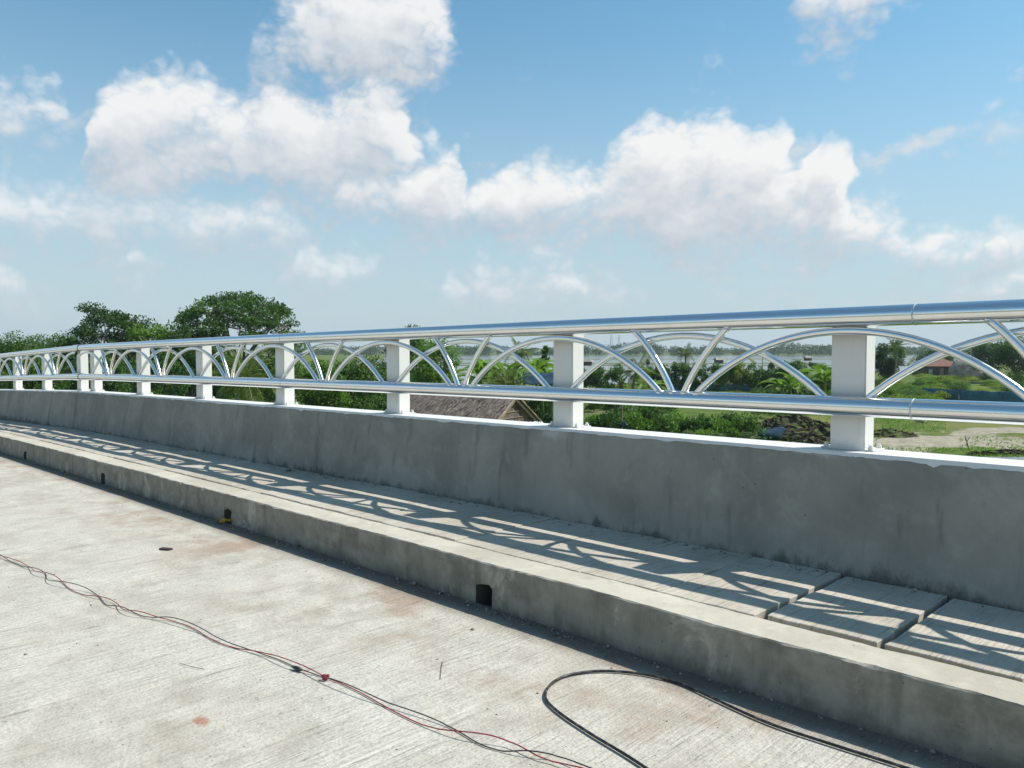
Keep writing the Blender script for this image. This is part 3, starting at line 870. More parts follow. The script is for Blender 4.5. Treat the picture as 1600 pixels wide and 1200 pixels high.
def dike(p, q, wid, hgt):
    d = (q - p); n = max(4, int(d.length / 6)); d.normalize(); s_ = Vector((-d.y, d.x, 0))
    V = []
    for i in range(n + 1):
        c = p.lerp(q, i / n) + s_ * random.gauss(0, wid * 0.15)
        w_ = wid * random.uniform(0.8, 1.2); h_ = hgt * random.uniform(0.7, 1.25)
        V += [c - s_ * w_, c - s_ * w_ * 0.45 + Vector((0, 0, h_)), c + s_ * w_ * 0.45 + Vector((0, 0, h_ * 0.95)), c + s_ * w_]
    F = [(i * 4 + j, i * 4 + j + 1, (i + 1) * 4 + j + 1, (i + 1) * 4 + j) for i in range(n) for j in range(3)]
    me = bpy.data.meshes.new('dike'); me.from_pydata([tuple(v) for v in V], [], F)
    o = link('earth_dike', me, M['dike'], None, True); tag(o, kind='structure')


for i, w_ in enumerate(ROWS):
    a = 540
    while a < (1330 if i < 3 else 1980):
        b = a + random.uniform(150, 420)
        if random.random() < 0.78: dike(at(a, w_ * random.uniform(0.97, 1.0), GZ - 0.1), at(b, w_ * random.uniform(1.0, 1.05), GZ - 0.1), 0.9 + w_ * 0.0015, 0.42)
        a = b + random.uniform(0, 30)
for px, w0, w1 in ((905, 186, 262), (1046, 170, 236), (1120, 262, 350), (960, 350, 560), (1240, 262, 398), (1180, 400, 900), (820, 238, 398), (1420, 350, 700)):
    dike(at(px, w0, GZ - 0.1), at(px + random.uniform(-40, 40), w1, GZ - 0.1), 1.2, 0.42)


# ------------------------------------------------------------------ plants
def unit(n, r=rng):
    v = r.normal(0, 1, (n, 3)); return v / np.linalg.norm(v, axis=1, keepdims=True)


def leaf_quads(C, L_, W_, r, updir=0.6, droop=0.25, out=None):
    """one folded, pointed leaf per centre"""
    n = len(C)
    d = unit(n, r)
    if out is not None: d = d + out * 0.8
    d[:, 2] -= droop
    d /= np.linalg.norm(d, axis=1, keepdims=True)
    nn = unit(n, r); nn[:, 2] = np.abs(nn[:, 2]) + updir
    s = np.cross(d, nn); s /= np.linalg.norm(s, axis=1, keepdims=True) + 1e-9
    up = np.cross(s, d)
    l = (L_ * r.uniform(0.65, 1.3, n))[:, None]; w = (W_ * r.uniform(0.7, 1.25, n))[:, None]
    V = np.stack([C, C + d * l * 0.45 + s * w * 0.5 + up * w * 0.14, C + d * l, C + d * l * 0.45 - s * w * 0.5 + up * w * 0.14], 1).reshape(-1, 3)
    F = np.arange(4 * n).reshape(n, 4)
    return V, F


def clump_points(c, rad, n, r, shell=0.55, bottom=0.75):
    u = unit(n, r)
    q = r.uniform(0, 1, n) ** (1 - shell)
    u = u * (q ** 0.6)[:, None]
    u[:, 2] = np.where(u[:, 2] < 0, u[:, 2] * bottom, u[:, 2])
    return np.asarray(c)[None] + u * np.asarray(rad)[None], u


def limb(P0, P1, r0, r1, seed, seg=5, sag=0.12):
    r = random.Random(seed); P0, P1 = Vector(P0), Vector(P1); L_ = (P1 - P0).length
    pts, rr = [], []
    for i in range(seg + 1):
        t = i / seg; p = P0.lerp(P1, t)
        p += Vector((r.gauss(0, 1), r.gauss(0, 1), r.gauss(0, 0.6))) * (L_ * 0.035 * (0 < i < seg)) + Vector((0, 0, sag * L_ * math.sin(math.pi * t) * 0.5))
        pts.append(p); rr.append(r0 + (r1 - r0) * t)
    return pts, rr


def tubes_mesh(name, paths, n=7):
    V, F = [], []
    for pts, rr in paths:
        b = len(V); ref = Vector((1, 0.1, 0)).normalized()
        for i, p in enumerate(pts):
            t = (pts[min(i + 1, len(pts) - 1)] - pts[max(i - 1, 0)]).normalized()
            a = ref - t * ref.dot(t)
            if a.length < 1e-3: a = Vector((0, 1, 0)) - t * t.y
            a.normalize(); c = t.cross(a); ref = a
            for k in range(n):
                an = 2 * math.pi * k / n
                V.append(tuple(p + (a * math.cos(an) + c * math.sin(an)) * rr[i]))
        F += [(b + i * n + k, b + i * n + (k + 1) % n, b + (i + 1) * n + (k + 1) % n, b + (i + 1) * n + k) for i in range(len(pts) - 1) for k in range(n)]
    me = mesh_np(name, V, np.array(F))
    me.polygons.foreach_set('use_smooth', np.ones(len(F), bool))
    return me


def tree(name, label, cat, base, height, width, leaf, seed, bottom=0.30, clumps=46, per=120, ls=0.30, lw=0.16, flat=0.75, shape='round', bark='bark', trunk_r=None, lean=(0, 0), group=None, clump_r=None, extra=()):
    """trunk with limbs and a crown of leaf clumps; crown spans bottom..1 of the height"""
    r = np.random.default_rng(seed)
    root = empty(name, base, 0); tag(root, label, cat, group)
    H, Wd = height, width / 2
    zb = H * bottom; zc = (zb + H) / 2; rz = (H - zb) / 2
    cr_ = clump_r or Wd * 0.30
    tr = trunk_r or H * 0.022
    fork = Vector((lean[0] * 0.4, lean[1] * 0.4, max(0.5, zb * 0.75)))
    P, U, paths = [], [], []
    paths.append(limb((0, 0, -0.3), fork, tr * 1.5, tr, seed, 6, 0))
    cs = []
    for k in range(clumps):
        a = r.uniform(0, 2 * math.pi)
        if shape == 'umbrella':
            q = math.sqrt(r.uniform(0, 1)); dome = math.sqrt(max(0, 1 - (q * 0.95) ** 2))
            z = zb + (H - zb) * (dome * r.choice([1.0, 0.92, 0.62, 0.35], p=[0.42, 0.23, 0.2, 0.15])) - cr_ * flat * 0.6
            c = np.array([q * Wd * 0.9 * math.cos(a) + lean[0], q * Wd * 0.9 * math.sin(a) + lean[1], max(z, zb)])
        elif shape == 'cone':
            t = r.uniform(0, 1); q = (1 - t) ** 0.8 * math.sqrt(r.uniform(0.25, 1))
            c = np.array([q * Wd * 0.85 * math.cos(a) + lean[0] * t, q * Wd * 0.85 * math.sin(a) + lean[1] * t, zb + (H - zb) * t * 0.95])
        else:
            u = unit(1, r)[0]; q = r.uniform(0.45, 0.92)
            c = np.array([u[0] * Wd * q * 0.9 + lean[0], u[1] * Wd * q * 0.9 + lean[1], zc + u[2] * rz * q * 0.9])
        cs.append(c)
    cs = np.array(cs + [np.array(tuple(RT * e[0]) ) + np.array([0, 0, e[1]]) for e in extra])
    nlimb = min(9, max(4, clumps // 8))
    ends = []
    for k in range(nlimb):
        a = 2 * math.pi * (k + r.uniform(-0.3, 0.3)) / nlimb; q = r.uniform(0.35, 0.6)
        e = Vector((q * Wd * math.cos(a) + lean[0] * 0.8, q * Wd * math.sin(a) + lean[1] * 0.8, zb + (H - zb) * r.uniform(0.3, 0.62)))
        paths.append(limb(fork, e, tr * 0.62, tr * 0.3, seed + k, 6, 0.1)); ends.append(e)
    for k, c in enumerate(cs):
        e = min(ends, key=lambda q: (q - Vector(c)).length)
        if k % 1 == 0: paths.append(limb(e, Vector(c), tr * 0.26, tr * 0.08, seed + 50 + k, 3, 0.08))
        s_ = r.uniform(0.7, 1.25) * cr_
        q, u = clump_points(c, (s_, s_, s_ * flat), int(per * r.uniform(0.75, 1.3)), r)
        P.append(q); U.append(u)
    V, F = leaf_quads(np.concatenate(P), ls, lw, r, 0.7, 0.2, np.concatenate(U))
    link('crown', mesh_np('crown', V, F), LEAF[leaf], root)
    link('trunk', tubes_mesh('trunk', paths), M[bark], root)
    return root


def shrub_mesh(seed, clumps=16, per=90, ls=0.16, lw=0.09, raw=None):
    """a shrub about 2 m wide and 1.6 m high, leaves only"""
    r = np.random.default_rng(seed); P, U = [], []
    for k in range(clumps):
        a, q, t = r.uniform(0, 6.283), math.sqrt(r.uniform(0, 1)), r.uniform(0, 1)
        c = (q * 0.72 * math.cos(a), q * 0.72 * math.sin(a), 0.25 + t * 0.95 * math.sqrt(1 - 0.7 * q * q))
        s_ = r.uniform(0.22, 0.42)
        p_, u = clump_points(c, (s_, s_, s_ * 0.9), per, r); P.append(p_); U.append(u)
    V, F = leaf_quads(np.concatenate(P), ls, lw, r, 0.5, 0.0, np.concatenate(U))
    if raw is not None: raw.append((V, F)); return
    if len(RAW) < 4: RAW.append((V, F))
    me = mesh_np('foliage', V, F)
    paths = [limb((0, 0, -0.1), (r.uniform(-.6, .6), r.uniform(-.6, .6), r.uniform(0.6, 1.2)), 0.03, 0.01, seed * 7 + k, 4) for k in range(6)]
    st = tubes_mesh('stem', paths, 5); st.materials.append(M['bark'])
    return me, st


SHR, RAW, RAWF = {}, [], []
for lf in ('dark', 'mid', 'bright', 'yellow', 'grey'):
    SHR[lf] = []
    for k in range(3):
        me, st = shrub_mesh(100 + k + 10 * len(SHR)); me.materials.append(LEAF[lf]); SHR[lf].append((me, st))

for k in range(4): shrub_mesh(500 + k, 30, 110, 0.085, 0.05, RAWF)


def shrub(px, w, width, height, leaf, label, group, z=GZ, name='shrub'):
    root = empty(name, at(px, w, z), random.uniform(0, 6.28)); root.scale = (width / 2, width / 2, height / 1.6)
    tag(root, label, 'shrub', group)
    me, st = random.choice(SHR[leaf])
    link('foliage', me, None, root); link('stem', st, None, root)
    return root


def frond_mesh(L_, droop, seed, pairs=26, lw=0.055, ll=0.62):
    r = random.Random(seed); V, F = [], []
    pts = []
    for i in range(13):
        t = i / 12; a = 0.35 - droop * t
        if i == 0: p = Vector((0, 0, 0))
        else: p = pts[-1] + Vector((math.cos(a), 0, math.sin(a))) * (L_ / 12)
        pts.append(p)
    for i in range(12):                                           # midrib
        b = len(V); w0, w1 = 0.035 * (1 - i / 13) + 0.006, 0.035 * (1 - (i + 1) / 13) + 0.006
        V += [pts[i] + Vector((0, w0, 0)), pts[i] - Vector((0, w0, 0)), pts[i + 1] - Vector((0, w1, 0)), pts[i + 1] + Vector((0, w1, 0))]
        F.append((b, b + 1, b + 2, b + 3))
    for k in range(pairs):
        t = 0.14 + 0.86 * k / pairs; f = t * 12; i = min(11, int(f)); p = pts[i].lerp(pts[i + 1], f - i); tg = (pts[i + 1] - pts[i]).normalized()
        l = ll * (math.sin(math.pi * min(1, 0.18 + t * 0.82)) ** 0.6 + 0.15) * r.uniform(0.85, 1.1)
        for s in (-1, 1):
            d = (tg * 0.6 + Vector((0, s * 0.9, 0)) + Vector((0, 0, -0.35 + r.gauss(0, 0.15)))).normalized()
            wv = tg * lw * 0.5; e = p + d * l + Vector((0, 0, -0.22 * l)); m_ = p + d * l * 0.5
            b = len(V); V += [p - wv * 0.6, p + wv * 0.6, m_ + wv, e, m_ - wv]
            F.append((b, b + 1, b + 2, b + 3, b + 4))
    me = bpy.data.meshes.new('frond'); me.from_pydata([tuple(v) for v in V], [], F); me.materials.append(LEAF['palm'])
    return me


FRONDS = [frond_mesh(3.4, d, 60 + k) for k, d in enumerate((0.7, 1.2, 1.7, 2.1))]


def palm(px, w, trunk_h, label, fronds=17, s=1.0, z=GZ, lean=0.5, cat='palm tree', group=None, up=0.0):
    b = at(px, w, z); rs = random.Random(int(px * 7 + w))
    root = empty('coconut_palm' if not up else 'feather_palm', b, rs.uniform(0, 6.28)); tag(root, label, cat, group)
    pts = [Vector((lean * (i / 8) ** 2, 0, -0.3 + (trunk_h + 0.3) * i / 8)) for i in range(9)]
    link('trunk', tubes_mesh('trunk', [(pts, [0.17 - 0.07 * i / 8 for i in range(9)])], 9), M['pale_bark'], root)
    for k in range(fronds):
        t = k / fronds
        el = R(70 - 95 * t + rs.uniform(-8, 8)) if not up else R(85 - 60 * t + rs.uniform(-6, 6))
        f = link('frond', FRONDS[min(3, int(t * 4)) if not up else rs.choice((0, 1))], None, root)
        f.location = pts[-1]; f.rotation_euler = (rs.uniform(-0.3, 0.3), -el + 0.3, k * 2.4 + rs.uniform(-0.2, 0.2)); f.scale = (s * rs.uniform(0.85, 1.1),) * 3
    return root


def banana_leaf(seed, L_=2.1, W_=0.52):
    r = random.Random(seed); V, F = [], []; p = Vector((0, 0, 0)); n = 9
    for i in range(n + 1):
        t = i / n; a = 1.0 - 1.7 * t + r.gauss(0, 0.02)
        if i: p = p + Vector((math.cos(a), 0, math.sin(a))) * (L_ / n)
        w = W_ * (math.sin(math.pi * min(1, 0.06 + t * 0.94)) ** 0.55) * r.uniform(0.85, 1.05) + 0.015 if t > 0.12 else 0.02
        V += [tuple(p + Vector((0, w * 0.5, w * 0.22))), tuple(p), tuple(p + Vector((0, -w * 0.5, w * 0.22)))]
    for i in range(n):
        F += [(i * 3, i * 3 + 1, i * 3 + 4, i * 3 + 3), (i * 3 + 1, i * 3 + 2, i * 3 + 5, i * 3 + 4)]
    me = bpy.data.meshes.new('leaf'); me.from_pydata(V, [], F); me.materials.append(LEAF['banana']); return me


BLEAF = [banana_leaf(k) for k in range(4)]
BSTEM = tubes_mesh('stem', [([Vector((0, 0, -0.2)), Vector((0.03, 0, 0.8)), Vector((0.02, 0.02, 1.7))], [0.12, 0.10, 0.06])], 8); BSTEM.materials.append(LEAF['yellow'])


def banana(px, w, s, label, group=None, z=GZ, top=None):
    rs = random.Random(int(px * 13 + w))
    root = empty('banana_plant', at(px, w, z), rs.uniform(0, 6.28)); tag(root, label, 'banana plant', group)
    root.scale = (s, s, s)
    hs = 1.6 if top is None else max(1.4, (zat(top, w) - GZ) / s - 1.1)
    st = link('stem', BSTEM, None, root); st.scale = (1, 1, (hs + 0.3) / 1.7)
    for k in range(10):
        f = link('leaf', rs.choice(BLEAF), None, root); f.location = (0.02, 0.02, hs - 0.1 + 0.04 * k)
        f.rotation_euler = (rs.uniform(-0.25, 0.25), rs.uniform(-0.55, 0.35), k * 2.4 + rs.uniform(-0.3, 0.3)); f.scale = (rs.uniform(0.8, 1.15),) * 3
    return root


def by_top(px, top, w):
    return at(px, w), zat(top, w) - GZ


# --- the wood beyond the bridge, seen over and through the railing
def T(name, label, px, top, w, wpx, leaf, seed, **k):
    b, h = by_top(px, top, w)
    return tree(name, label, 'tree', b, h, wpx * w / FPX, leaf, seed, **k)


T('rain_tree', 'tall umbrella shaped rain tree with open feathery crown showing pale branches', 374, 459, 95, 208, 'rain', 1, bottom=0.50, clumps=120, per=105, ls=0.36, lw=0.20, flat=0.36, shape='umbrella', bark='pale_bark', clump_r=1.25, trunk_r=0.30)
T('spreading_tree', 'dark spreading tree whose topmost bough juts out towards the far railing', 188, 488, 92, 128, 'rain', 2, bottom=0.45, clumps=85, per=110, ls=0.32, lw=0.18, flat=0.5, shape='umbrella', bark='pale_bark', lean=(-0.6, -0.6), clump_r=1.1, extra=[(-2.2, 11.6), (-2.8, 11.9), (-3.3, 12.1), (-3.9, 12.0), (-1.4, 11.4), (2.5, 10.6), (3.4, 10.2), (-4.4, 9.3), (-4.9, 8.6)])
T('broad_tree', 'yellow green round headed tree next to the umbrella shaped rain tree', 242, 497, 88, 84, 'bright', 3, bottom=0.4, clumps=50, per=120, ls=0.3, lw=0.17)
T('bushy_tree', 'low dark bushy tree at the far end of the railing', 15, 518, 85, 125, 'mid', 4, bottom=0.15, clumps=100, per=170, ls=0.28, lw=0.16)
T('bushy_tree', 'dark bushy tree just before the spreading tree with the jutting bough', 92, 512, 96, 110, 'mid', 5, bottom=0.2, clumps=100, per=170, ls=0.28, lw=0.16)
T('bushy_tree', 'dark green tree crowding the foot of the umbrella shaped rain tree', 296, 500, 88, 104, 'dark', 6, bottom=0.2, clumps=90, per=150, ls=0.3, lw=0.17)
T('bushy_tree', 'rounded green tree in front of the rain tree, behind the arches', 445, 520, 86, 90, 'mid', 7, bottom=0.2, clumps=60, per=110, ls=0.28, lw=0.16)
T('broad_tree', 'small flat crown just clearing the top rail right of the rain tree', 640, 507, 105, 76, 'dark', 8, bottom=0.45, clumps=46, per=110, ls=0.32, lw=0.18)
T('broad_tree', 'yellow green leafy tree behind the arches beyond the thatched roof', 680, 521, 72, 96, 'bright', 9, bottom=0.25, clumps=60, per=130, ls=0.24, lw=0.14)
T('broad_tree', 'green tree with light leaves left of the thatched roof', 560, 540, 62, 96, 'mid', 10, bottom=0.15, clumps=60, per=120, ls=0.22, lw=0.13)
T('bushy_tree', 'bright green bushy tree seen through the arches above the bright shrubs', 505, 546, 58, 80, 'bright', 12, bottom=0.1, clumps=60, per=120, ls=0.2, lw=0.12)
T('bushy_tree', 'deep green tree between the coconut fronds and the far posts', 345, 545, 64, 90, 'dark', 13, bottom=0.15, clumps=60, per=110, ls=0.24, lw=0.14)
T('bushy_tree', 'shadowy tree behind the fifth post from the near end', 250, 540, 70, 96, 'dark', 14, bottom=0.1, clumps=60, per=110, ls=0.26, lw=0.15)
T('bushy_tree', 'shadowy tree behind the paired posts at the expansion joint', 150, 540, 74, 96, 'dark', 15, bottom=0.08, clumps=60, per=110, ls=0.26, lw=0.15)
T('bushy_tree', 'mid green tree behind the farthest posts of the railing', 55, 545, 70, 100, 'mid', 16, bottom=0.05, clumps=60, per=110, ls=0.26, lw=0.15)
T('bushy_tree', 'mid green tree at the picture edge behind the far railing', -35, 540, 70, 100, 'mid', 17, bottom=0.05, clumps=60, per=110, ls=0.26, lw=0.15)
T('slender_tree', 'slender dark tree behind the second post from the near end', 852, 537, 84, 26, 'dark', 18, bottom=0.3, clumps=26, per=90, ls=0.25, lw=0.14, shape='cone')
T('slender_tree', 'light green young tree right of the second post', 962, 560, 76, 44, 'mid', 19, bottom=0.2, clumps=34, per=100, ls=0.2, lw=0.12)
T('bushy_tree', 'dark tree rising behind the near post, left of the red roof', 1388, 524, 150, 52, 'dark', 20, bottom=0.1, clumps=50, per=100, ls=0.42, lw=0.24)
T('bushy_tree', 'broad dark tree at the right picture edge behind the grey straw roof', 1590, 518, 170, 80, 'dark', 21, bottom=0.1, clumps=60, per=110, ls=0.5, lw=0.28)
T('bushy_tree', 'dark tree between the grey straw roof and the right edge', 1540, 530, 190, 56, 'dark', 22, bottom=0.1, clumps=50, per=100, ls=0.5, lw=0.28)
T('bushy_tree', 'tall dark tree past the right edge of the picture', 1660, 512, 160, 90, 'mid', 23, bottom=0.1, clumps=50, per=100, ls=0.5, lw=0.28)
T('bushy_tree', 'dark tree directly behind the red roof', 1460, 545, 260, 64, 'dark', 24, bottom=0.1, clumps=50, per=90, ls=0.7, lw=0.4)
T('broad_tree', 'leafy tree left of the near post, tallest of those on the pond bank', 1235, 556, 105, 62, 'mid', 25, bottom=0.15, clumps=50, per=110, ls=0.28, lw=0.16)
T('broad_tree', 'bright leafy tree tucked against the near post', 1285, 562, 100, 50, 'bright', 26, bottom=0.12, clumps=46, per=110, ls=0.26, lw=0.15)

ORD = ['first', 'second', 'third', 'fourth', 'fifth', 'sixth', 'seventh', 'eighth', 'ninth', 'tenth', 'eleventh', 'twelfth', 'thirteenth', 'fourteenth']
G1 = 'row of trees on the near pond bank'
for k, (px, top, wp, lf) in enumerate([(905, 572, 34, 'mid'), (932, 566, 36, 'dark'), (1008, 570, 36, 'mid'), (1035, 566, 40, 'dark'), (1062, 560, 34, 'mid'), (1092, 566, 40, 'dark'), (1122, 562, 40, 'mid'), (1150, 560, 40, 'yellow'), (1176, 564, 36, 'mid'), (1200, 572, 40, 'dark')]):
    b, h = by_top(px, top, 128)
    tree('bank_tree', ORD[k] + ' bushy tree from the second post in the row before the fish ponds', 'tree', b, h, wp * 128 / FPX, lf, 300 + k, bottom=0.08, clumps=34, per=80, ls=0.34, lw=0.2, group=G1)

palm(398, 50, 5.4, 'coconut palm with drooping pale fronds behind the fourth post', 19, 0.95, lean=0.6)
palm(366, 58, 5.6, 'coconut palm whose fronds show through the arches left of the fourth post', 17, 0.9, lean=-0.4)
palm(985, 74, 5.2, 'short coconut palm standing on the pond bank right of the second post', 17, 0.8)
palm(822, 82, 7.0, 'coconut palm left of the second post, above the blue tarpaulin', 15, 0.72)
palm(1070, 132, 6.6, 'distant coconut palm sticking up from the row of bank trees', 15, 0.75)
palm(1398, 140, 7.8, 'coconut palm crown beside the near post, before the far trees', 15, 0.9)
palm(640, 54, 1.9, 'low palm with arching fronds at the left end of the thatched roof', 14, 0.75, up=1)
palm(796, 56, 4.6, 'low palm with upright feathery fronds right behind the thatched ridge', 16, 0.62, up=1)
palm(770, 58, 4.2, 'low palm with upright fronds left of the other one behind the thatched ridge', 14, 0.6, up=1)
GB = 'banana plants behind the thatched hut'
for k, (px, w, s, top) in enumerate([(752, 72, 1.5, 572), (768, 74, 1.6, 564), (786, 72, 1.6, 560), (802, 76, 1.5, 566), (838, 74, 1.5, 558), (848, 72, 1.4, 570)]):
    banana(px, w, s, ORD[k] + ' banana plant towards the second post in the clump behind the thatched hut', GB, top=top)
GB2 = 'banana plants on the pond bank'
for k, (px, w, s, top) in enumerate([(1008, 92, 1.2, 592), (1022, 95, 1.2, 590), (1222, 96, 1.5, 588), (1236, 94, 1.6, 584), (1252, 98, 1.5, 590), (1290, 92, 1.8, 570)]):
    banana(px, w, s, ORD[k] + ' banana plant towards the near post in the thicket by the pond bank', GB2, top=top)

# shrubs in drifts that read as one mass of green
def mass(name, label, leaves, spots):
    """spots: (px, w, width, height); many overlapping shrubs as one tangle"""
    V, F, mi, off = [], [], [], 0
    for (px, w, wd, ht) in spots:
        k = random.randrange(len(leaves)); v, f = random.choice(RAWF if wd > 3.4 else RAW)
        a = random.uniform(0, 6.28); c_, s_ = math.cos(a), math.sin(a); p = at(px, w)
        q = np.stack([(v[:, 0] * c_ - v[:, 1] * s_) * wd / 2 + p.x, (v[:, 0] * s_ + v[:, 1] * c_) * wd / 2 + p.y, v[:, 2] * ht / 1.6 + p.z], 1)
        V.append(q); F.append(f + off); off += len(v); mi.append(np.full(len(f), k, np.int32))
    me = mesh_np(name, np.concatenate(V), np.concatenate(F))
    for lf in leaves: me.materials.append(LEAF[lf])
    me.polygons.foreach_set('material_index', np.concatenate(mi))
    o = link(name, me); tag(o, label, kind='stuff'); return o


def drift(n, px0, px1, w0, w1, wd, ht, leaves, label, name='undergrowth'):
    mass(name, label, leaves, [(random.uniform(px0, px1), random.uniform(w0, w1), random.uniform(*wd), random.uniform(*ht)) for k in range(n)])


drift(34, 440, 640, 44, 56, (2.2, 3.4), (1.8, 3.0), ['bright', 'bright', 'mid'], 'bright green undergrowth below the wood, left of the thatched hut')
drift(70, -80, 440, 48, 70, (3.0, 4.4), (2.6, 4.8), ['dark', 'mid', 'dark'], 'dark undergrowth at the foot of the wood behind the far posts')
drift(90, -160, 660, 78, 120, (5, 7.5), (5.0, 7.6), ['dark', 'dark', 'mid'], 'deep shaded thicket filling the back of the wood')
drift(34, 560, 745, 66, 110, (3, 4.6), (2.2, 4.2), ['dark', 'mid'], 'dark thicket between the wood and the banana clump')
for k in range(13):
    shrub(902 + 266 * k / 12 + random.uniform(-4, 4), 64.5 + (1.6 if k % 2 else 0), random.uniform(2.3, 3.1), random.uniform(2.2, 2.9), ['mid', 'bright', 'dark'][k % 3],
          ORD[k] + ' hedge shrub from the second post, in the dense row beyond the parapet', 'hedge between the nearest posts', name='hedge_shrub')
for k, px in enumerate((1082, 1102, 1124, 1146, 1166)):
    shrub(px, 61.5, random.uniform(1.5, 2.2), random.uniform(1.0, 1.5), ['grey', 'bright'][k % 2], ORD[k] + ' pale low shrub in front of the hedge, counting towards the dug soil', 'pale shrubs by the dug soil')
drift(16, 806, 900, 62, 84, (2.6, 3.6), (2.6, 4.4), ['dark', 'mid'], 'dark undergrowth around the tarpaulin lean-to')
drift(20, 890, 1060, 84, 112, (2.6, 3.8), (1.8, 3.0), ['dark', 'mid'], 'dark undergrowth around the palms beyond the hedge')
drift(18, 1185, 1300, 84, 110, (2.6, 4.0), (1.6, 3.0), ['mid', 'bright', 'dark'], 'leafy thicket left of the near post')
drift(10, 1100, 1230, 112, 126, (2.0, 3.2), (0.6, 1.1), ['yellow', 'grey'], 'low yellowish scrub in the clearing by the blue net')
drift(60, 1360, 1500, 92, 150, (3.0, 4.8), (1.5, 2.8), ['bright', 'mid', 'bright', 'yellow'], 'bright scrub of the overgrown field beside the near post', 'field_scrub')
drift(60, 1440, 1680, 120, 205, (3.4, 5.6), (0.8, 1.6), ['yellow', 'bright', 'yellow'], 'yellow green grassy scrub before the red roofed house', 'field_scrub')
drift(16, 1570, 1680, 104, 150, (3.2, 5.0), (2.0, 4.0), ['dark', 'mid'], 'dark scrub at the edge of the overgrown field', 'field_scrub')

drift(60, 1700, 2900, 80, 190, (3.6, 6.5), (1.6, 4.6), ['mid', 'dark', 'bright'], 'green scrub continuing over the plain past the overgrown field', 'field_scrub')

# far woods along the skyline: one mass
def far_wood():
    r = np.random.default_rng(77); C, U, S = [], [], []
    for k in range(1400):
        px = r.uniform(420, 2900); w = r.choice([960, 1040, 1150, 1300]) * r.uniform(0.96, 1.05)
        tall = 8.5 + 3.0 * math.sin(px * 0.021) + 2.0 * math.sin(px * 0.057 + 1)
        h = r.uniform(0.7, 1.15) * tall + (w - 960) * 0.012; rw = r.uniform(4, 8)
        b = at(px, w)
        q, u = clump_points((b.x, b.y, GZ + h * 0.55), (rw, rw, h * 0.5), 60, r, 0.6, 1.0); C.append(q); U.append(u)
    V, F = leaf_quads(np.concatenate(C), 2.6, 1.8, r, 0.5, 0.1, np.concatenate(U))
    return mesh_np('far_wood', V, F)


o = link('far_wood', far_wood(), LEAF['far']); tag(o, 'low dark line of far woods along the horizon beyond the fish ponds', kind='stuff')


def grass_tufts():
    r = np.random.default_rng(5); V, F = [], []
    C = []
    for (a, b, w0, w1, n) in ((1185, 1380, 58, 100, 900), (1370, 1700, 56, 58.5, 260), (1500, 1760, 55, 66, 300), (1380, 1480, 70, 96, 700), (1100, 1240, 100, 130, 300), (1500, 1640, 53.0, 54.4, 260), (880, 1180, 58, 62, 500)):
        for k in range(n):
            p = at(r.uniform(a, b), r.uniform(w0, w1)); C.append((p.x, p.y, GZ + 0.1))
    C = np.array(C); n = len(C)
    for j in range(5):
        a = r.uniform(0, 6.283, n); s = r.uniform(0.06, 0.2, n); d = np.stack([np.cos(a), np.sin(a), np.zeros(n)], 1); e = np.stack([-np.sin(a), np.cos(a), np.zeros(n)], 1)
        z = np.array([[0, 0, 1.0]])
        B = C + d * 0.05
        V.append(np.stack([B - e * 0.03, B + e * 0.03, B + d * s[:, None] * 0.6 + z * s[:, None] + e * 0.005], 1).reshape(-1, 3))
    V = np.concatenate(V)
    return mesh_np('grass', V, np.arange(len(V)).reshape(-1, 3))


o = link('grass', grass_tufts(), LEAF['bright']); tag(o, 'tufts of short grass over the low ground beyond the parapet', kind='stuff')


# ------------------------------------------------------------------ huts, nets and other things on the plain
def straw_quads(P0, P1, D, n, L_, W_, r, lift=0.05):
    """straws lying on a parallelogram patch: P0 corner, P1 along edge vector, D downslope vector"""
    P0, E, D = (np.array(q, float) for q in (P0, P1, D))
    nn = np.cross(E, D); nn /= np.linalg.norm(nn)
    if nn[2] < 0: nn = -nn
    e = E / np.linalg.norm(E); d = D / np.linalg.norm(D)
    a, b = r.uniform(0, 1, n), r.uniform(0, 1, n)
    C = P0 + a[:, None] * E + b[:, None] * D + nn * r.uniform(0.01, lift, n)[:, None]
    t = d + e * r.normal(0, 0.16, n)[:, None] + nn * r.normal(0.03, 0.06, n)[:, None]
    s = np.cross(t, nn); s /= np.linalg.norm(s, axis=1, keepdims=True)
    l = (L_ * r.uniform(0.6, 1.3, n))[:, None]; w = W_ * r.uniform(0.6, 1.4, n)[:, None]
    V = np.stack([C - s * w, C + s * w, C + t * l + s * w * 0.5, C + t * l - s * w * 0.5], 1).reshape(-1, 3)
    return V, np.arange(4 * n).reshape(n, 4)


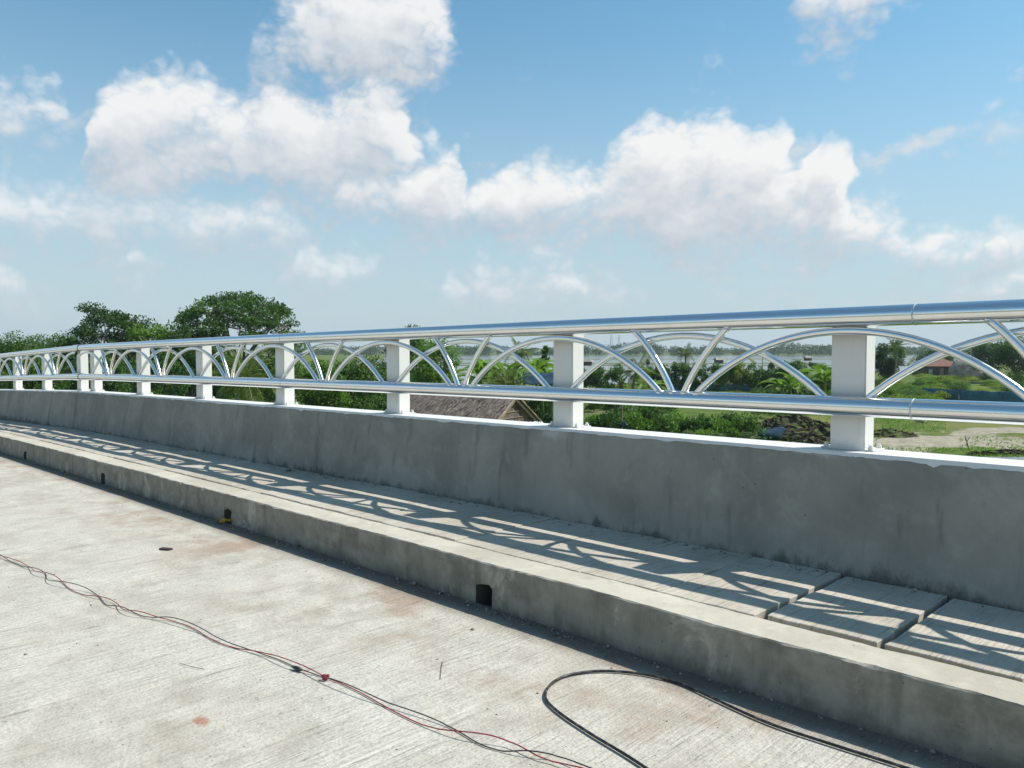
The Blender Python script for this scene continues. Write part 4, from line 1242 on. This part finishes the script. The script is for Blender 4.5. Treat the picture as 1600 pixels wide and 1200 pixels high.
def thatched_hut():
    r = np.random.default_rng(9)
    th = R(30)
    root = empty('thatched_hut', at(800, 47.0), 0)
    a = -RT * math.cos(th) + FH * math.sin(th)                    # along the ridge, away from the gable
    b = RT * math.sin(th) + FH * math.cos(th)                     # across
    tag(root, 'brown thatched hut with steep roof and woven gable, close below the parapet', 'hut')
    zr = zat(621, 47.0) - GZ; ze = zat(664, 47.0) - GZ; hw, Ln = 2.75, 6.7
    up = Vector((0, 0, 1))
    A, B = up * zr, a * Ln + up * (zr + 0.1)
    for s_ in (-1, 1):
        e0 = b * hw * s_ + up * ze
        D = e0 - A
        D_ext = D * 1.12
        me = bpy.data.meshes.new('roof'); n_ = D.cross(B - A).normalized()
        if n_.z < 0: n_ = -n_
        q = [A - a * 0.3, B + a * 0.3, B + a * 0.3 + D_ext, A - a * 0.3 + D_ext]
        q2 = [v - n_ * 0.14 for v in q]
        me.from_pydata([tuple(v) for v in q + q2], [], [(0, 1, 2, 3), (7, 6, 5, 4), (0, 4, 5, 1), (1, 5, 6, 2), (2, 6, 7, 3), (3, 7, 4, 0)])
        sl = link('roof_slope', me, M['thatch'], root)
        V, F = straw_quads(A - a * 0.4, B - A + a * 0.75, D_ext * 0.98, 6500, 0.5, 0.02, r, 0.16)
        st = link('thatch', mesh_np('thatch', V, F), M['thatch'], sl); st['kind'] = 'stuff'
    # ridge roll and barge poles
    link('ridge_roll', tubes_mesh('ridge_roll', [([A - a * 0.4 + up * 0.06, (A + B) / 2 + up * 0.04, B + a * 0.3 + up * 0.06], [0.14, 0.15, 0.14])], 8), M['thatch'], root)
    for s_ in (-1, 1):
        e0 = b * hw * s_ + up * ze
        link('barge_pole', tubes_mesh('barge_pole', [([A - a * 0.36 + up * 0.12, A.lerp(e0, 1.1) - a * 0.36 + up * 0.1], [0.06, 0.07])], 7), M['bamboo'], root)
    # gable panel of woven palm leaf with bamboo laths
    me = bpy.data.meshes.new('gable'); me.from_pydata([tuple(A - up * 0.05), tuple(-b * hw * 0.97 + up * ze), tuple(b * hw * 0.97 + up * ze), tuple(A - up * 0.05 + a * 0.06), tuple(-b * hw * 0.97 + up * ze + a * 0.06), tuple(b * hw * 0.97 + up * ze + a * 0.06)], [], [(0, 1, 2), (5, 4, 3), (0, 3, 4, 1), (1, 4, 5, 2), (2, 5, 3, 0)])
    ga = link('gable_panel', me, M['thatch'], root)
    Vs = []
    for k in range(1500):
        x = r.uniform(-1, 1); zt = zr - 0.08 - (zr - ze) * abs(x)
        z = r.uniform(ze + 0.1, zt) if zt > ze + 0.1 else zt
        c = b * (hw * x) + up * z - a * r.uniform(0.01, 0.06); l = r.uniform(0.25, 0.5); w = r.uniform(0.008, 0.018); j = r.normal(0, 0.05)
        Vs += [tuple(c - b * w), tuple(c + b * w), tuple(c + b * (w + j) - up * l), tuple(c - b * (w - j) - up * l)]
    st = link('thatch', mesh_np('thatch', np.array(Vs), np.arange(len(Vs)).reshape(-1, 4)), M['thatch'], ga); st['kind'] = 'stuff'
    for k in range(4):
        f = 0.3 + 0.22 * k; z = zr - (zr - ze) * f; w = hw * f * 0.95
        link('lath', tubes_mesh('lath', [([-b * w + up * z - a * 0.09, b * w + up * z - a * 0.09], [0.02, 0.02])], 6), M['bamboo'], root)
    # walls and corner posts below the eaves
    for (c0, c1) in ((-1, -1), (1, 1)):
        p, q = b * hw * 0.8 * c0 + a * 0.3, b * hw * 0.8 * c1 + a * (Ln - 0.3)
        me = bpy.data.meshes.new('wall'); n_ = b * 0.05 * c0
        me.from_pydata([tuple(v) for v in (p, q, q + up * (ze + 0.3), p + up * (ze + 0.3), p + n_, q + n_, q + n_ + up * (ze + 0.3), p + n_ + up * (ze + 0.3))], [], [(0, 1, 2, 3), (7, 6, 5, 4), (0, 4, 5, 1), (1, 5, 6, 2), (2, 6, 7, 3), (3, 7, 4, 0)])
        link('wall', me, M['house'], root)
    p, q = -b * hw * 0.8 + a * 0.25, b * hw * 0.8 + a * 0.25
    me = bpy.data.meshes.new('wall'); n_ = a * 0.05
    me.from_pydata([tuple(v) for v in (p, q, q + up * (ze + 0.2), p + up * (ze + 0.2), p + n_, q + n_, q + n_ + up * (ze + 0.2), p + n_ + up * (ze + 0.2))], [], [(0, 1, 2, 3), (7, 6, 5, 4), (0, 4, 5, 1), (1, 5, 6, 2), (2, 6, 7, 3), (3, 7, 4, 0)])
    link('wall', me, M['house'], root)
    for s_ in (-1, 1):
        for t in (0.1, Ln - 0.1):
            p = b * hw * 0.92 * s_ + a * t
            link('post', tubes_mesh('post', [([p - up * 0.2, p + up * (ze + 0.1)], [0.07, 0.06])], 7), M['bamboo'], root)


thatched_hut()


def crumple(name, label, cat, px, w, wd, dp, ht, mat, seed, z=GZ, droop=True):
    """a tarpaulin thrown over something: folded, uneven sheet with thickness"""
    r = np.random.default_rng(seed); n = 14
    ph = r.uniform(0, 6.28, 8); V, F = [], []
    for i in range(n + 1):
        for j in range(n + 1):
            u, v = i / n * 2 - 1, j / n * 2 - 1
            e = max(abs(u), abs(v))
            h = ht * (1 - e ** 5) * (0.8 + 0.16 * math.sin(3 * u + ph[0]) * math.sin(2.4 * v + ph[1])) + 0.05 * math.sin(9 * u + 5 * v + ph[2]) + 0.04 * math.sin(13 * v - 7 * u + ph[3])
            q = RT * (u * wd / 2 * (1 + 0.06 * math.sin(7 * v + ph[4]))) + FH * (v * dp / 2 * (1 + 0.06 * math.sin(6 * u + ph[5])))
            V.append((q.x, q.y, max(0.02, h)))
    m = n + 1
    F = [(i * m + j, (i + 1) * m + j, (i + 1) * m + j + 1, i * m + j + 1) for i in range(n) for j in range(n)]
    me = bpy.data.meshes.new(name); me.from_pydata(V, [], F)
    o = link(name, me, M[mat], None, True); o.location = at(px, w, z); tag(o, label, cat)
    so = o.modifiers.new('thick', 'SOLIDIFY'); so.thickness = 0.03
    return o


def tarp_shelter():
    root = empty('tarpaulin_shelter', at(842, 60), 0); tag(root, 'dark blue tarpaulin lean-to left of the second post', 'shelter')
    z1, z0 = zat(583, 60) - GZ, zat(600, 60) - GZ
    V = []; n = 10
    for i in range(n + 1):
        for j in range(5):
            u, v = i / n - 0.5, j / 4
            q = RT * (u * 2.3) + FH * (v * 1.6 - 0.8)
            V.append((q.x, q.y, z0 + (z1 - z0) * v - 0.08 * math.sin(math.pi * v) + 0.05 * math.sin(i * 1.7 + j)))
    F = [(i * 5 + j, (i + 1) * 5 + j, (i + 1) * 5 + j + 1, i * 5 + j + 1) for i in range(n) for j in range(4)]
    me = bpy.data.meshes.new('cover'); me.from_pydata(V, [], F)
    c = link('cover', me, M['tarp'], root, True); c.modifiers.new('thick', 'SOLIDIFY').thickness = 0.02
    for u in (-1.1, 1.1):
        for v, h in ((-0.75, z0), (0.75, z1)):
            q = RT * u + FH * v
            link('pole', tubes_mesh('pole', [([Vector((q.x, q.y, -0.2)), Vector((q.x, q.y, h))], [0.04, 0.035])], 6), M['bamboo'], root)


tarp_shelter()
crumple('blue_tarpaulin', 'crumpled blue tarpaulin lying on the dug soil left of the near post', 'tarpaulin', 1213, 66, 2.9, 2.0, 0.9, 'tarp', 3)
crumple('plastic_sheet', 'crumpled white plastic sheet under the gable of the thatched hut', 'plastic sheet', 838, 44, 1.1, 0.7, 0.3, 'sheet', 4, zat(668, 44))


def net_fence(label, pts, w_h, z=GZ):
    """blue netting hung between stakes; pts (px, w)"""
    P = [at(a, b, z) for a, b in pts]
    root = empty('net_fence', P[0], 0); tag(root, label, 'net fence')
    for i, p in enumerate(P):
        q = p - P[0]
        link('stake', tubes_mesh('stake', [([q - Vector((0, 0, 0.3)), q + Vector((0.03, 0.02, w_h * 1.12))], [0.035, 0.028])], 6), M['bamboo'], root)
        if i + 1 < len(P):
            e = P[i + 1] - P[0]; V = []
            for k in range(9):
                t = k / 8; c = q.lerp(e, t); sag = 0.10 * math.sin(math.pi * t)
                for j in range(4):
                    v = j / 3; bu = 0.06 * math.sin(5 * t * 3.1 + 2 * v + i)
                    V.append((c.x + bu, c.y + bu, 0.05 + v * (w_h - sag)))
            F = [(k * 4 + j, (k + 1) * 4 + j, (k + 1) * 4 + j + 1, k * 4 + j + 1) for k in range(8) for j in range(3)]
            me = bpy.data.meshes.new('net'); me.from_pydata(V, [], F)
            link('net_panel', me, M['net'], root, True).modifiers.new('thick', 'SOLIDIFY').thickness = 0.012
    return root


net_fence('light blue net fence on stakes by the clearing left of the near post', [(1040, 138), (1072, 138), (1104, 137), (1136, 137), (1168, 136), (1188, 134)], 1.4)
net_fence('blue net fence on stakes along the overgrown field right of the near post', [(1440, 113), (1468, 110), (1500, 107), (1535, 104), (1570, 102), (1606, 100), (1645, 98), (1690, 97)], 1.9)


def mound(label, px, w, rx, ry, h, seed):
    r = np.random.default_rng(seed); V, F = [], []; n, m = 44, 14; ph = r.uniform(0, 6.28, 6)
    for i in range(m + 1):
        t = i / m
        for k in range(n):
            a = 2 * math.pi * k / n
            lump = 1 + 0.16 * math.sin(3 * a + ph[0]) + 0.10 * math.sin(5 * a + ph[1]) + 0.05 * math.sin(11 * a + ph[2] + 4 * t)
            rr = (1 - t) * lump
            q = RT * (rx * rr * math.cos(a)) + FH * (ry * rr * math.sin(a))
            z = h * (math.sin(t * math.pi / 2) ** 0.75) * (1 + 0.14 * math.sin(4 * a + ph[3] + 3 * t)) + r.normal(0, 0.09) * min(1, h)
            V.append((q.x + r.normal(0, 0.06), q.y + r.normal(0, 0.06), z if i else -0.2))
    F = [(i * n + k, i * n + (k + 1) % n, (i + 1) * n + (k + 1) % n, (i + 1) * n + k) for i in range(m) for k in range(n)]
    me = bpy.data.meshes.new('mound'); me.from_pydata(V, [], F)
    o = link('soil_mound', me, M['soil']); o.location = at(px, w); tag(o, label, 'soil mound', 'heaps of dug soil'); return o


mound('broad dark heap of dug soil just left of the near post', 1272, 66, 3.2, 2.2, 1.2, 1)
mound('smaller dark soil heap before the broad one, nearest the parapet', 1268, 59.5, 2.0, 1.3, 0.9, 2)
mound('long low soil bank stretching from the blue tarpaulin to the near post', 1240, 72, 3.6, 1.6, 1.2, 3)
mound('mossy low soil heap at the right side of the near post', 1392, 67, 2.6, 1.6, 0.55, 4)
mound('dark mud edge of the creek at the right of the picture', 1580, 54.6, 2.4, 0.5, 0.42, 5)
mound('dark clod of mud at the creek edge, next to the longer one', 1528, 54.2, 0.9, 0.45, 0.34, 6)


def red_house():
    w = 225; root = empty('house', at(1462, w), YW); tag(root, 'distant dark house with rusty red hip roof beyond the overgrown field', 'house')
    zr, ze = zat(560, w) - GZ, zat(572, w) - GZ
    V = [(-5.6, -4, ze), (5.6, -4, ze), (5.6, 4, ze), (-5.6, 4, ze), (-2.0, 0, zr), (2.0, 0, zr)]
    me = bpy.data.meshes.new('roof'); me.from_pydata(V, [], [(0, 1, 5, 4), (1, 2, 5), (2, 3, 4, 5), (3, 0, 4), (3, 2, 1, 0)])
    link('roof', me, M['roof_red'], root)
    V, F = [], []; box(V, F, -4.9, 4.9, -3.4, 3.4, -0.2, ze + 0.02)
    me = bpy.data.meshes.new('wall'); me.from_pydata(V, [], F); wl = link('wall', me, M['house'], root)
    for x in (-3.2, 2.6):
        link('window', bev_box('window', x - 0.5, x + 0.5, -3.46, -3.38, ze - 1.9, ze - 0.8, 0.02), M['galv'], wl)
    link('door', bev_box('door', -0.6, 0.4, -3.47, -3.38, 0, 2.0, 0.02), M['bamboo'], wl)


red_house()


def straw_roof():
    w = 215; r = np.random.default_rng(31); root = empty('straw_stack', at(1514, w), YW); tag(root, 'humped grey straw stack right of the red roofed house', 'straw stack')
    h = zat(562, w) - GZ; V, F = [], []
    n, m = 26, 8
    for i in range(m + 1):
        t = i / m
        for k in range(n):
            a = 2 * math.pi * k / n; q = math.cos(t * math.pi / 2) ** 0.6 * (1 + r.normal(0, 0.03))
            V.append((5.2 * q * math.cos(a), 3.4 * q * math.sin(a), (h * math.sin(t * math.pi / 2)) + r.normal(0, 0.06)))
    F = [(i * n + k, i * n + (k + 1) % n, (i + 1) * n + (k + 1) % n, (i + 1) * n + k) for i in range(m) for k in range(n)]
    me = bpy.data.meshes.new('stack'); me.from_pydata(V, [], F); link('stack', me, M['straw'], root)
    u = unit(1400, r); u[:, 2] = np.abs(u[:, 2]); C = u * np.array([5.2, 3.4, h])
    V, F = leaf_quads(C, 1.1, 0.10, r, 0.3, 0.5)
    s_ = link('loose_straw', mesh_np('loose_straw', V, F), M['straw'], root); s_['kind'] = 'stuff'


straw_roof()


def pylon(px, w, top, label):
    h = zat(top, w) - GZ; root = empty('pylon', at(px, w), YW); tag(root, label, 'pylon', 'pylons on the skyline')
    b, t = h * 0.09, h * 0.02; rad = 0.22
    for sx in (-1, 1):
        for sy in (-1, 1):
            link('leg', tubes_mesh('leg', [([Vector((sx * b, sy * b, -0.5)), Vector((sx * t, sy * t, h))], [rad, rad * 0.8])], 5), M['galv'], root)
    for k in range(9):
        z0, z1 = h * k / 9, h * (k + 1) / 9; f0, f1 = b + (t - b) * k / 9, b + (t - b) * (k + 1) / 9; s_ = 1 if k % 2 else -1
        link('brace', tubes_mesh('brace', [([Vector((-f0 * s_, -f0, z0)), Vector((f1 * s_, -f1, z1))], [rad * 0.6] * 2)], 4), M['galv'], root)
    for z, l in ((0.72, 0.16), (0.84, 0.14), (0.95, 0.11)):
        link('arm', tubes_mesh('arm', [([Vector((-l * h, 0, z * h)), Vector((0, 0, z * h + 0.6)), Vector((l * h, 0, z * h))], [rad * 0.6, rad, rad * 0.6])], 5), M['galv'], root)


pylon(955, 1500, 523, 'faint lattice pylon on the skyline, nearer the second post')
pylon(967, 1600, 524, 'faint lattice pylon on the skyline, beside the one nearer the second post')


def pole(px, w, top, label, rad=0.06):
    h = zat(top, w) - GZ
    o = link('wooden_pole', tubes_mesh('wooden_pole', [([Vector((0, 0, -0.3)), Vector((0.04, 0, h * 0.5)), Vector((0, 0.05, h))], [rad * 1.2, rad, rad * 0.8])], 8), M['bamboo']); o.location = at(px, w); tag(o, label, 'pole')


pole(1191, 150, 553, 'thin upright pole before the fish pond, left of the near post', 0.09)
pole(972, 60, 632, 'bare stake standing in the hedge right of the second post', 0.04)
o = crumple('blue_bag', 'small blue plastic bag hanging at the bare stake in the hedge', 'bag', 975, 59.6, 0.42, 0.3, 0.5, 'tarp', 12, zat(668, 59.6))
bm = bmesh.new(); bmesh.ops.create_icosphere(bm, subdivisions=2, radius=0.35)
for v in bm.verts: v.co = Vector((v.co.x * 1.6, v.co.y, v.co.z * 0.6)) * random.uniform(0.85, 1.12)
me = bpy.data.meshes.new('stone'); bm.to_mesh(me); bm.free()
o = link('pale_stone', me, M['stone']); o.location = at(1441, 79, GZ + 0.25); tag(o, 'pale stone lying on the mud right of the near post', 'stone')
o = link('dead_stick', tubes_mesh('dead_stick', [([Vector((0, 0, -0.1)), Vector((-0.15, 0, 0.45)), Vector((-0.28, 0, 0.9))], [0.05, 0.04, 0.02]), ([Vector((-0.15, 0, 0.45)), Vector((0.06, 0, 0.8))], [0.03, 0.015])], 6), M['bark']); o.location = at(1517, 58.5, GZ + 0.1); tag(o, 'forked dead stick standing in the grass by the creek', 'stick')


# ------------------------------------------------------------------ small things on the deck
def m_cable(name, c, rough=0.5):
    t = NT(name); P = t.tc.outputs['Object']
    d = t.ramp(t.noise(P, 30, 3), 0.45, 0.75)
    return t.out(t.mix(t.math('MULTIPLY', d, 0.35), c, (0.3, 0.28, 0.25)), rough, 0, None, 0.4)


M['red_wire'] = m_cable('red_wire', (0.30, 0.018, 0.035)); M['black_wire'] = m_cable('black_wire', (0.02, 0.02, 0.025)); M['rubber'] = m_cable('black_rubber', (0.018, 0.018, 0.02), 0.45)


def spline(pts, k=8):
    P = [Vector(p) for p in pts]; out = []
    for i in range(len(P) - 1):
        a, b, c, d = P[max(i - 1, 0)], P[i], P[i + 1], P[min(i + 2, len(P) - 1)]
        for j in range(k):
            t = j / k
            out.append(0.5 * ((2 * b) + (c - a) * t + (2 * a - 5 * b + 4 * c - d) * t * t + (3 * b - a - 3 * c + d) * t ** 3))
    out.append(P[-1]); return out


WIRE = [(-8.2, 1.05), (-7.2, 1.24), (-6.37, 1.33), (-5.95, 1.39), (-5.38, 1.42), (-4.88, 1.49), (-4.4, 1.53), (-4.14, 1.62), (-3.93, 1.66), (-3.62, 1.67), (-3.33, 1.74), (-3.13, 1.76), (-2.92, 1.78), (-2.71, 1.80), (-2.48, 1.82),
        (-2.27, 1.84), (-2.07, 1.865), (-1.94, 1.91), (-1.83, 1.94), (-1.73, 1.97), (-1.4, 2.0), (-0.9, 1.95)]
base = spline([(x, y, 0) for x, y in WIRE], 10)
for nm, lab, sg, mat, seed in (('electric_wire', 'thin red wire loosely twisted with a black one across the road', 1, 'red_wire', 1), ('electric_wire', 'thin black wire loosely twisted with a red one across the road', -1, 'black_wire', 2)):
    r = random.Random(seed); pts = []
    arc = 0.0
    for i, p in enumerate(base):
        arc += (p - base[i - 1]).length if i else 0
        t = (base[min(i + 1, len(base) - 1)] - base[max(i - 1, 0)]).normalized(); n = Vector((-t.y, t.x, 0))
        s_ = arc * 7.5 + 2.2 * math.sin(arc * 1.9) + 1.1 * math.sin(arc * 4.7 + 1)
        off = sg * (0.013 + 0.010 * math.sin(arc * 2.3 + 1)) * math.sin(s_) + 0.008 * math.sin(arc * 9 + sg * 2)
        z = 0.005 + 0.012 * max(0, sg * math.cos(s_)) + 0.016 * max(0, math.sin(arc * 5.1 + sg))
        q = p + n * off; pts.append(Vector((q.x, q.y, grade(q.x) + z)))
    o = link(nm, tube(nm, spline(pts, 2), 0.0024, 7), M[mat]); tag(o, lab, 'wire', 'twisted pair of wires')
# knots in the red wire and a taped splice
kn = []
for i in range(40):
    a = i / 39 * 4 * math.pi; kn.append(Vector((-2.925 + 0.011 * math.cos(a) + 0.006 * math.sin(2.3 * a), 1.785 + 0.012 * math.sin(a), grade(-2.92) + 0.014 + 0.007 * math.sin(1.5 * a))))
o = link('wire_knot', tube('wire_knot', kn, 0.0032, 7), M['red_wire']); tag(o, 'little red knot tied in the twisted wires', 'knot')
sp_ = [Vector((-3.135 + 0.07 * t, 1.745 + 0.012 * t, grade(-3.1) + 0.012)) for t in np.linspace(0, 1, 7)]
o = link('tape_splice', tube('tape_splice', sp_, [0.003, 0.007, 0.009, 0.009, 0.009, 0.007, 0.003], 9), M['black_wire']); tag(o, 'short splice of black tape on the twisted wires', 'tape')

CABLE = [(-1.10, 2.02), (-1.55, 2.14), (-1.81, 2.19), (-2.01, 2.24), (-2.13, 2.30), (-2.20, 2.41), (-2.21, 2.53), (-2.14, 2.66), (-2.0, 2.755), (-1.83, 2.79), (-1.63, 2.755), (-1.39, 2.715), (-1.16, 2.72), (-0.91, 2.735), (-0.4, 2.76), (0.4, 2.80), (1.6, 2.78), (3, 2.7)]
pts = [Vector((p.x, p.y, grade(p.x) + 0.009)) for p in spline([(x, y, 0) for x, y in CABLE], 8)]
o = link('power_cable', tube('power_cable', pts, 0.0056, 10), M['rubber']); tag(o, 'thick black cable looping on the road and running along the kerb', 'cable')
o = link('cigarette_pack', bev_box('cigarette_pack', -0.045, 0.045, -0.02, 0.02, 0, 0.012, 0.002), m_plain('dark_card', (0.05, 0.03, 0.04), (0.09, 0.05, 0.06))); o.location = (-5.75, 2.22, grade(-5.75) + 0.001); o.rotation_euler = (0, 0, 0.5); tag(o, 'small dark flat scrap on the road near the kerb', 'scrap')
def scrap(name, label, cat, x, y, z, mat, s, seed):
    r = random.Random(seed); V, F = [], []
    for i in range(6):
        for j in range(4): V.append(((i / 5 - 0.5) * s, (j / 3 - 0.5) * s * 0.6, 0.02 + r.uniform(0, 0.035)))
    F = [(i * 4 + j, (i + 1) * 4 + j, (i + 1) * 4 + j + 1, i * 4 + j + 1) for i in range(5) for j in range(3)]
    me = bpy.data.meshes.new(name); me.from_pydata(V, [], F)
    o = link(name, me, mat); o.location = (x, y, z); o.rotation_euler = (0, 0, r.uniform(0, 3)); o.modifiers.new('thick', 'SOLIDIFY').thickness = 0.004; tag(o, label, cat)


scrap('yellow_wrapper', 'crumpled yellow wrapper in the mouth of the second nearest drain opening', 'wrapper', -6.26, 2.90, grade(-6.26), m_plain('yellow_foil', (0.45, 0.26, 0.02), (0.6, 0.36, 0.04)), 0.08, 3)
o = link('twig', tube('twig', [(-2.72, 2.26, grade(-2.7) + 0.006), (-2.66, 2.20, grade(-2.7) + 0.005), (-2.58, 2.13, grade(-2.6) + 0.005)], 0.0013, 6), M['bark']); tag(o, 'thin dark twig lying on the road between wires and kerb', 'twig')
o = link('twig', tube('twig', [(-3.55, 1.42, grade(-3.5) + 0.005), (-3.46, 1.44, grade(-3.5) + 0.008), (-3.40, 1.47, grade(-3.4) + 0.005)], 0.0013, 6), M['bark']); tag(o, 'short twig lying on the road on the near side of the wires', 'twig')


def grit():
    """crumbs of mortar and soil along the foot of the kerb and scattered on the road"""
    r = np.random.default_rng(8); V, F = [], []
    spots = []
    for k in range(1500):
        x = r.uniform(-16, 1.5); d = abs(r.normal(0, 0.045)) + 0.003
        if r.random() < 0.35: x = r.choice([-7.0, -6.2, -5.2, -3.4, -2.9, -2.2]) + r.normal(0, 0.35)
        spots.append((x, YK - 0.002 - d, r.gamma(1.5, 0.0022) + 0.0012))
    for k in range(800):
        spots.append((r.uniform(-11, 0.5), r.uniform(0.3, 2.8), r.gamma(1.2, 0.0012) + 0.0008))
    for k in range(700):
        spots.append((r.uniform(-12, 1.5), YWALL - 0.02 - abs(r.normal(0, 0.05)), -(r.gamma(1.4, 0.0026) + 0.0015)))
    oc = np.array([(1, 0, 0), (0, 1, 0), (-1, 0, 0), (0, -1, 0), (0, 0, 1), (0, 0, -1)], float)
    of = np.array([(0, 1, 4), (1, 2, 4), (2, 3, 4), (3, 0, 4), (1, 0, 5), (2, 1, 5), (3, 2, 5), (0, 3, 5)])
    Vs, Fs = [], []
    for i, (x, y, s) in enumerate(spots):
        z = grade(x) + (ZS if s < 0 else 0); s = abs(s)
        a = r.uniform(0, 6.28); m = oc * r.uniform(0.6, 1.3, (6, 1)) * s * np.array([1.2, 0.9, 0.7])
        q = np.stack([m[:, 0] * math.cos(a) - m[:, 1] * math.sin(a) + x, m[:, 0] * math.sin(a) + m[:, 1] * math.cos(a) + y, m[:, 2] + z + s * 0.35], 1)
        Vs.append(q); Fs.append(of + 6 * i)
    return mesh_np('grit', np.concatenate(Vs), np.concatenate(Fs))


t = NT('grit'); M['grit'] = t.out(t.mix(t.geo.outputs['Random Per Island'], (0.13, 0.11, 0.085), (0.40, 0.36, 0.30)), 0.95, 0, None, 0.2)
o = link('grit', grit(), M['grit']); tag(o, 'mortar crumbs and grit strewn along the kerb and road', kind='stuff')


# ------------------------------------------------------------------ humid air over the plain
V, F = [], []; box(V, F, -2600, 2600, -2600, 2600, GZ - 1.2, 62.0)
me = bpy.data.meshes.new('haze'); me.from_pydata(V, [], F)
hm = bpy.data.materials.new('haze_air'); hm.use_nodes = True; hm.node_tree.nodes.clear()
pv = hm.node_tree.nodes.new('ShaderNodeVolumePrincipled'); pv.inputs['Density'].default_value = 0.00015; pv.inputs['Color'].default_value = (0.80, 0.90, 1.0, 1); pv.inputs['Anisotropy'].default_value = 0.1
ho = hm.node_tree.nodes.new('ShaderNodeOutputMaterial'); hm.node_tree.links.new(pv.outputs[0], ho.inputs['Volume'])
o = link('haze', me, hm); tag(o, 'thin bluish haze in the air over the plain', kind='stuff')
sc.cycles.volume_bounces = 0


# ------------------------------------------------------------------ watch huts standing in the far ponds
def pond_hut(px, w, s_, label):
    root = empty('pond_hut', at(px, w, GZ), random.uniform(0, 1.5)); tag(root, label, 'hut', 'watch huts in the fish ponds')
    hb = 1.1
    for sx in (-1, 1):
        for sy in (-1, 1):
            link('stilt', tubes_mesh('stilt', [([Vector((sx * s_ * 0.45, sy * s_ * 0.4, -0.4)), Vector((sx * s_ * 0.45, sy * s_ * 0.4, hb + 1.6))], [0.07, 0.06])], 6), M['bamboo'], root)
    link('wall', bev_box('wall', -s_ * 0.5, s_ * 0.5, -s_ * 0.45, s_ * 0.45, hb, hb + 1.5, 0.03), M['house'], root)
    V = [(-s_ * .72, -s_ * .65, hb + 1.45), (s_ * .72, -s_ * .65, hb + 1.45), (s_ * .72, s_ * .65, hb + 1.45), (-s_ * .72, s_ * .65, hb + 1.45), (-s_ * .5, 0, hb + 2.5), (s_ * .5, 0, hb + 2.5)]
    me = bpy.data.meshes.new('roof'); me.from_pydata(V, [], [(0, 1, 5, 4), (1, 2, 5), (2, 3, 4, 5), (3, 0, 4), (3, 2, 1, 0)])
    link('roof', me, M['straw'], root)


pond_hut(917, 300, 3.2, 'tiny stilt hut on the pond just right of the second post')
pond_hut(1123, 345, 3.0, 'tiny stilt hut on the pond between the two nearest posts, midway')
pond_hut(1262, 420, 3.0, 'tiny stilt hut on the far pond close to the near post')
for k, (px, w) in enumerate([(900, 250), (936, 262), (985, 398), (1012, 350), (1100, 398), (1150, 398), (1205, 262), (1270, 262)]):
    b = at(px, w); tree('dike_tree', ORD[k] + ' small lone tree from the second post on the pond dikes', 'tree', b, random.uniform(2.0, 3.2), random.uniform(1.8, 3.2), 'dark', 700 + k, bottom=0.15, clumps=18, per=60, ls=0.5, lw=0.3, group='lone trees on the pond dikes')
